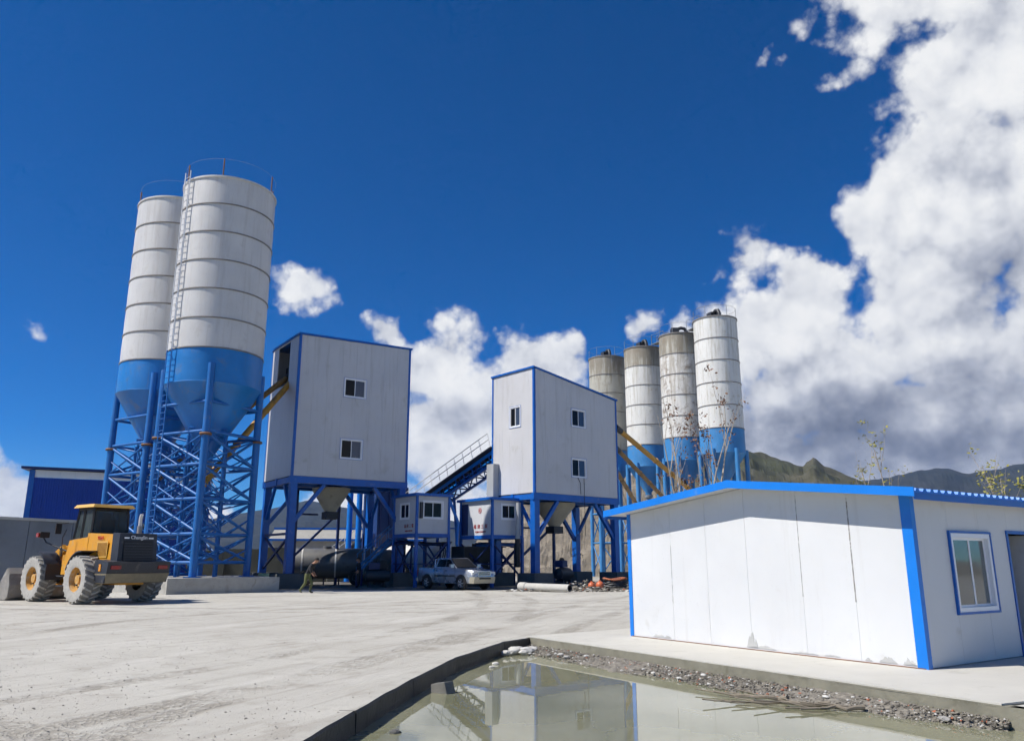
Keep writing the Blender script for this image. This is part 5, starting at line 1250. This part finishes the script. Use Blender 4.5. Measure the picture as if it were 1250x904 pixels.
def small_things():
    t = thing('steel_cabinet', 'black steel cabinet between the pickup and the cabin with red lettering', 'cabinet', (-3.1, 51.6, 0), 39)
    obj('body', bevel(boxbm(0, 2.2, 0, 1.4, .12, 2.5), .03), 'dark_steel', t); obj('base', boxbm(.1, 2.1, .1, 1.3, 0, .12), 'concrete_dark', t)
    for x in (.08, 1.12): d = obj('door', boxbm(x, x + 1.0, -.025, -.002, .25, 2.4), 'dark', t); obj('handle', boxbm(x + .85, x + .9, -.06, -.025, 1.2, 1.5), 'grey_steel', d)
    t = thing('steel_drum', 'pale green drum standing behind the tower leg', 'drum', (-14.0, 45.6, 0))
    obj('body', lathe(B(), [(.001, 0), (.29, 0), (.3, .03), (.29, .06), (.29, .30), (.305, .32), (.29, .34), (.29, .58), (.305, .6), (.29, .62), (.29, .85), (.3, .88), (.27, .9), (.001, .88)], 24, cap=False), 'drum_green', t, True); obj('bung', lathe(B(), [(.04, .88), (.04, .91)], 10, c=(.15, 0, 0)), 'grey_steel', t)
    # cast concrete pole lying on the ground
    t = thing('concrete_pole', 'pale concrete pole lying on the ground in front of the lit-walled tower', 'pole', (.45, 44.4, 0), -47)
    obj('shaft', lathe(B(), [(.23, 0), (.23, .5), (.20, .52), (.185, 3.7)], 20, 'x', (0, 0, .23), False), 'concrete_pale', t, True); obj('end', lathe(B(), [(.001, -.02), (.23, 0)], 20, 'x', (0, 0, .23), False), 'concrete_pale', t); obj('hollow_end', lathe(B(), [(.185, 3.7), (.12, 3.7), (.12, 3.4), (.001, 3.4)], 20, 'x', (0, 0, .23), False), 'dark_steel', t)
    rng = random.Random(21)
    for p, s, lab in (((4.55, 46.3, 0), .21, 'round orange plastic float on the ground beside the tower footing'), ((5.05, 46.6, 0), .23, 'round orange plastic float lying next to the other float')):
        t = thing('plastic_float', lab, 'float', p); obj('ball', lathe(B(), [(.001, 0)] + [(s * math.sin(math.pi * k / 12), s - s * math.cos(math.pi * k / 12)) for k in range(1, 12)] + [(.001, 2 * s)], 20, cap=False), 'plastic_orange', t, True); obj('neck', lathe(B(), [(.05, 2 * s - .03), (.06, 2 * s + .06)], 10), 'plastic_orange', t)
    # reel of hose lying by the footing
    t = thing('hose_coil', 'dark coiled hose with reddish wraps beside the tower footing', 'hose', (6.1, 47.9, 0), 10)
    bm = B(); tube(bm, [(.62 * math.cos(a * .4) * (1 + .12 * math.sin(a)), .5 * math.sin(a * .4), .08 + .006 * a + .03 * math.sin(a * 1.7)) for a in range(0, 80)], .06, 6); obj('coil', bm, 'dark_steel', t, True)
    bm = B(); tube(bm, [(.7 * math.cos(a * .4), .55 * math.sin(a * .4), .55 + .05 * math.sin(a)) for a in range(0, 17)], .06, 6); obj('wrap', bm, 'brick_red', t, True)
    # heaps of rubble at the foot of the towers
    for nm, lab, cx, cy, w, d, h, n in (('rubble_heap', 'strip of grey rubble and dirt in front of the lit-walled tower', 3.2, 43.9, 3.6, 1.0, .28, 420), ('rubble_heap', 'rubble and dark sweepings between the tower footings', 5.4, 50.6, 4.5, 1.6, .5, 380)):
        sb = Stones()
        for k in range(n):
            a, q = rng.uniform(0, 6.28), rng.random() ** .6; x, y = cx + w * q * math.cos(a), cy + d * q * math.sin(a); sb.add((x, y, h * (1 - q) * rng.random() + .02), rng.choice((.04, .06, .09, .13)) * rng.uniform(.7, 1.2), rng, rng.choices((0, 1, 2), (8, 2, 1))[0])
        tag(stuff(sb.build(nm, ['gravel_bits', 'stone_white', 'brick_red'])), lab, 'rubble')
    # block standing in the water and loose stones
    bm = B(); hexa(bm, [(-.19, -.11, 0), (.17, -.13, 0), (.19, .12, 0), (-.17, .13, 0), (-.17, -.10, .25), (.13, -.12, .27), (.17, .09, .24), (-.15, .12, .23)]); bevel(bm, .018, 2)
    for v in bm.verts: v.co += Vector((noise.noise(v.co * 9), noise.noise(v.co * 9 + Vector((5, 0, 0))), 0)) * .012
    o = obj('concrete_block', bm, 'block_grey'); o.location = (-.98, 11.95, WATER - .04); o.scale = (.8, .8, .72); o.rotation_euler = (R(5), R(-7), R(-28)); tag(o, 'small dark concrete block standing in the water by the kerb', 'block')
    def st(lab, p, s, m, seed):
        r2 = random.Random(seed); bm = B(); q = bmesh.ops.create_icosphere(bm, subdivisions=2, radius=s)
        for v in bm.verts: v.co = Vector((v.co.x * 1.3, v.co.y, v.co.z * .7)) * (1 + .35 * noise.noise(v.co * (2.2 / s) + Vector((seed, 0, 0))))
        o = obj('stone', bm, m); o.location = p; tag(o, lab, 'stone')
    st('small dark stone breaking the water close to the kerb', (-1.28, 9.25, WATER + .005), .05, 'concrete_dark', 4)
    for k, (x, y, s) in enumerate(((.13, 16.9, .10), (.30, 16.75, .12), (.02, 16.55, .09), (-.12, 16.35, .075), (.22, 16.45, .07), (.42, 16.95, .09), (-.30, 15.1, .05), (-.36, 14.6, .04), (.05, 16.75, .11))):
        st(['white rubble lump at the corner where kerb and apron meet', 'small pale stone in the water off the kerb'][1 if k in (6, 7) else 0], (x, y, WATER + .06 - (.05 if k in (6, 7) else 0)), s, 'stone_white', 30 + k)
        bpy.context.scene.objects[-1]
    a, d, n, L, prof, K = BANK
    # dead branches on the bank
    def branch(lab, s, w, ln, yaw, seed):
        p = a + d * (L * s) + n * w; t = thing('dead_branch', lab, 'branch', (p.x, p.y, -.215), yaw); r2 = random.Random(seed)
        pts = [(ln * k / 7, .05 * r2.uniform(-1, 1), .03 + .02 * r2.uniform(-1, 1)) for k in range(8)]; obj('stem', tube(B(), pts, [.032 - .0035 * k for k in range(8)], 7), 'wood', t, True)
        for k in range(1, 7):
            q = Vector(pts[k]); s_ = r2.choice((-1, 1)); e = q + Vector((r2.uniform(.2, .45), s_ * r2.uniform(.05, .2), r2.uniform(-.01, .05))); bar('twig', t, q, e, .009, 'wood', 6)
    branch('long grey dead branch lying on the gravel by the pond', .80, .52, 1.35, 166, 1); branch('thin dead branch lying against the longer branch', .74, .60, 1.0, 150, 2); branch('short forked dead branch on the gravel under the apron', .84, .36, .8, 176, 3)
    rng = random.Random(77)
    for k in range(11):
        s = rng.uniform(.06, .95); w = prof[int(s * K)] * rng.uniform(.25, .95); p = a + d * (L * s) + n * w
        r2 = rng.uniform(.03, .06); t_ = w / max(prof[int(s * K)] * 1.25, .1)
        o = None
        bm = B(); bmesh.ops.create_icosphere(bm, subdivisions=2, radius=r2)
        for v in bm.verts: v.co = Vector((v.co.x * 1.5, v.co.y, v.co.z * .6)) * (1 + .4 * noise.noise(v.co * (2.4 / r2) + Vector((k * 3.1, 0, 0))))
        o = obj('stone', bm, ('stone_white', 'stone')[k % 3 == 2]); o.location = (p.x, p.y, -.11 - .135 * t_ ** 1.2); o.rotation_euler = (0, 0, rng.uniform(0, 6))
        tag(o, ('whitish stone among the gravel under the apron edge', 'grey stone among the gravel under the apron edge')[k % 3 == 2], 'stone', ('white stones on the bank', 'grey stones on the bank')[k % 3 == 2])
    for o in SC.objects:
        if o.name.startswith('stone') and 'group' not in o.keys() and o.get('label', '').startswith(('white rubble', 'small pale')): o['group'] = 'pale stones at the kerb corner' if o['label'].startswith('white') else 'pale stones in the water'
mat('block_grey', (.17, .165, .15), .9, var=.25, vs=6, bump=.4, bs=25); mat('concrete_pale', (.42, .41, .38), .85, var=.1, vs=2, bump=.2, bs=16)
small_things()
def pipe_rack(label, X, Y, yaw, L, z, seed):
    t = thing('pipe_rack', label, 'pipes', (X, Y, 0), yaw); rng = random.Random(seed)
    for k in range(5): bar('pipe', t, (0, .16 * k, z + rng.uniform(-.1, .15)), (L, .16 * k, z + rng.uniform(-.15, .15)), rng.choice((.04, .06, .09)), rng.choice(('navy', 'dark_steel', 'blue_trim')), 8)
    for k in range(int(L / 1.1) + 1):
        bar('hanger', t, (k * 1.1, .3, 0), (k * 1.1, .3, z), .04, 'navy', 4); bar('rack_arm', t, (k * 1.1, -.1, z - .12), (k * 1.1, .75, z - .12), .03, 'navy', 4)
    for k in range(3): bm = B(); x = rng.uniform(.3, L - .3); tube(bm, [(x, .2, z), (x + .1, .1, z - .5), (x - .1, 0, z - 1.1), (x + .25, 0, z - 1.6)], .035, 6); obj('hose', bm, 'dark', t, True)
pipe_rack('dark bundle of pipes and hoses under the cabin beside the tower with screw conveyors', -7.3, 51.6, 36, 4.0, 2.7, 1)
pipe_rack('dark bundle of pipes and hoses under the cabin with red lettering', -2.2, 52.4, 39, 3.4, 2.6, 2)
pipe_rack('pipes and hoses slung low behind the tower hopper', -13.6, 54.4, 35, 6.5, 2.2, 3)
def compressor(label, X, Y, yaw, sx):
    t = thing('compressor', label, 'compressor', (X, Y, 0), yaw, scale=sx)
    obj('receiver', lathe(B(), [(.001, -.75), (.3, -.68), (.34, -.5), (.34, .5), (.3, .68), (.001, .75)], 20, 'x', (0, 0, .62), False), 'dark_steel', t, True)
    obj('motor', bevel(boxbm(-.5, .1, -.22, .22, .98, 1.35), .05), 'navy', t); obj('belt_guard', lathe(B(), [(.3, -.05), (.3, .05)], 20, 'y', (.35, .25, 1.2)), 'dark', t)
    for x in (-.45, .45): obj('foot', boxbm(x - .06, x + .06, -.25, .25, 0, .32), 'dark_steel', t)
compressor('dark air compressor in the shade beside the tower footing', -8.4, 50.4, 20, 1.1)
compressor('dark air compressor behind the lit-walled tower footing', 3.4, 53.6, 60, 1.2)

# ================================================================== TREES
def slim_tree(name, label, loc, h, spread, nlimb, leaves, leaf_m, bark, seed, low=.3, stems=1, leaf=.09):
    t = thing(name, label, 'tree', loc); rng = random.Random(seed); bm = B(); tips = []
    def limb(p, d, ln, r, depth):
        n = 6; pts = [Vector(p)]; dd = Vector(d).normalized()
        for k in range(n):
            dd = (dd + Vector((rng.uniform(-.13, .13), rng.uniform(-.13, .13), .05))).normalized(); pts.append(pts[-1] + dd * ln / n)
        tube(bm, pts, [r * (1 - .8 * k / n) for k in range(n + 1)], 6 if depth == 0 else 4)
        for k in range(1, n + 1): tips.append((pts[k], depth))
        if depth < 2:
            for k in range(nlimb if depth == 0 else 3):
                i = rng.randint(max(1, int(n * low)), n - 1); a = rng.uniform(0, 6.28); e = Vector((math.cos(a) * spread, math.sin(a) * spread, rng.uniform(.7, 1.3)))
                limb(pts[i], e, ln * rng.uniform(.22, .42), r * .42 * (1 - .6 * i / n), depth + 1)
    for s in range(stems):
        a = rng.uniform(0, 6.28); limb((.25 * s * math.cos(a), .25 * s * math.sin(a), 0), (rng.uniform(-.08, .08) * (1 + s), rng.uniform(-.08, .08) * (1 + s), 1), h * (1 - .12 * s), .035 + h * .004, 0)
    obj('trunk', bm, bark, t)
    bm = B(); cand = [p for p, dp in tips if dp >= 1] or [p for p, _ in tips]
    cl = [rng.choice(cand) for _ in range(max(6, leaves // 9))]
    for k in range(leaves):
        p = rng.choice(cl) + Vector([rng.gauss(0, .14) for _ in range(3)]); s = leaf * rng.uniform(.6, 1.3)
        u = Vector([rng.gauss(0, 1) for _ in range(3)]).normalized(); v = u.orthogonal().normalized(); bm.faces.new([bm.verts.new(p + u * s), bm.verts.new(p + v * s * .6), bm.verts.new(p - u * s), bm.verts.new(p - v * s * .6)])
    obj('crown', bm, leaf_m, t)
slim_tree('bare_poplar', 'slender poplar with a few dead brown leaves, closest to the long screw conveyor top', (8.6, 40.5, 0), 10.2, .28, 7, 260, 'leaf_brown', 'bark_pale', 1, stems=2)
slim_tree('bare_poplar', 'slender poplar with clustered brown leaves in front of the peeling silo', (9.6, 40, 0), 10.4, .26, 7, 300, 'leaf_brown', 'bark_pale', 5, stems=2)
slim_tree('bare_poplar', 'nearly leafless slender poplar in front of the gap beside the hill-end silo', (10.2, 41.3, 0), 8.2, .22, 5, 110, 'leaf_brown', 'bark_pale', 9, stems=2)
slim_tree('young_poplar', 'young poplar with sparse yellow-green leaves behind the house roof ridge', (15.5, 33, 0), 6.2, .4, 10, 340, 'leaf_gold', 'bark_pale', 13, stems=2, leaf=.075)
slim_tree('young_poplar', 'yellow-green leafy poplar behind the corrugated eave of the house', (20.6, 33, 0), 5.6, .55, 12, 900, 'leaf_gold', 'bark_pale', 17, stems=3, leaf=.075)
def shrubs():
    rng = random.Random(8)
    for x, y, z, s, lab in ((7.6, 91.3, 1.7, 1.2, 'green shrub growing low on the sandy bank'), (9.4, 91.6, 2.0, .8, 'smaller green tuft above the shrub on the sandy bank')):
        t = thing('bank_shrub', lab, 'shrub', (x, y, z - .9)); bm = B()
        for k in range(500):
            p = Vector((rng.gauss(0, s * .55), rng.gauss(0, s * .3), abs(rng.gauss(0, s * .35)) + .5)); u = Vector([rng.gauss(0, 1) for _ in range(3)]).normalized() * .13; v = u.orthogonal() * .6; bm.faces.new([bm.verts.new(p + u), bm.verts.new(p + v), bm.verts.new(p - u), bm.verts.new(p - v)])
        obj('foliage', bm, 'leaf_green', t)
        bm = B()
        for k in range(7): tube(bm, [(0, 0, 0), (rng.gauss(0, s * .3), rng.gauss(0, s * .2), .6 + s * .4)], [.04, .015], 5)
        obj('stems', bm, 'bark', t)
shrubs()

# ================================================================== AIR
def haze():
    m = bpy.data.materials.new('haze'); m.use_nodes = True; t = NT(m.node_tree); t.n.clear()
    o = t.node('ShaderNodeOutputMaterial'); v = t.node('ShaderNodeVolumePrincipled'); t.l.new(v.outputs[0], o.inputs['Volume'])
    v.inputs['Color'].default_value = (.36, .55, .96, 1); v.inputs['Density'].default_value = HAZE; v.inputs['Anisotropy'].default_value = .2
    MATS['haze'] = m
    stuff(obj('haze', boxbm(-7300, 7300, -650, 7400, -6, 760), 'haze'))
    tag(bpy.data.objects['haze'], 'thin blue mountain air between the plant and the far ranges', 'haze')
HAZE = .000045
haze()
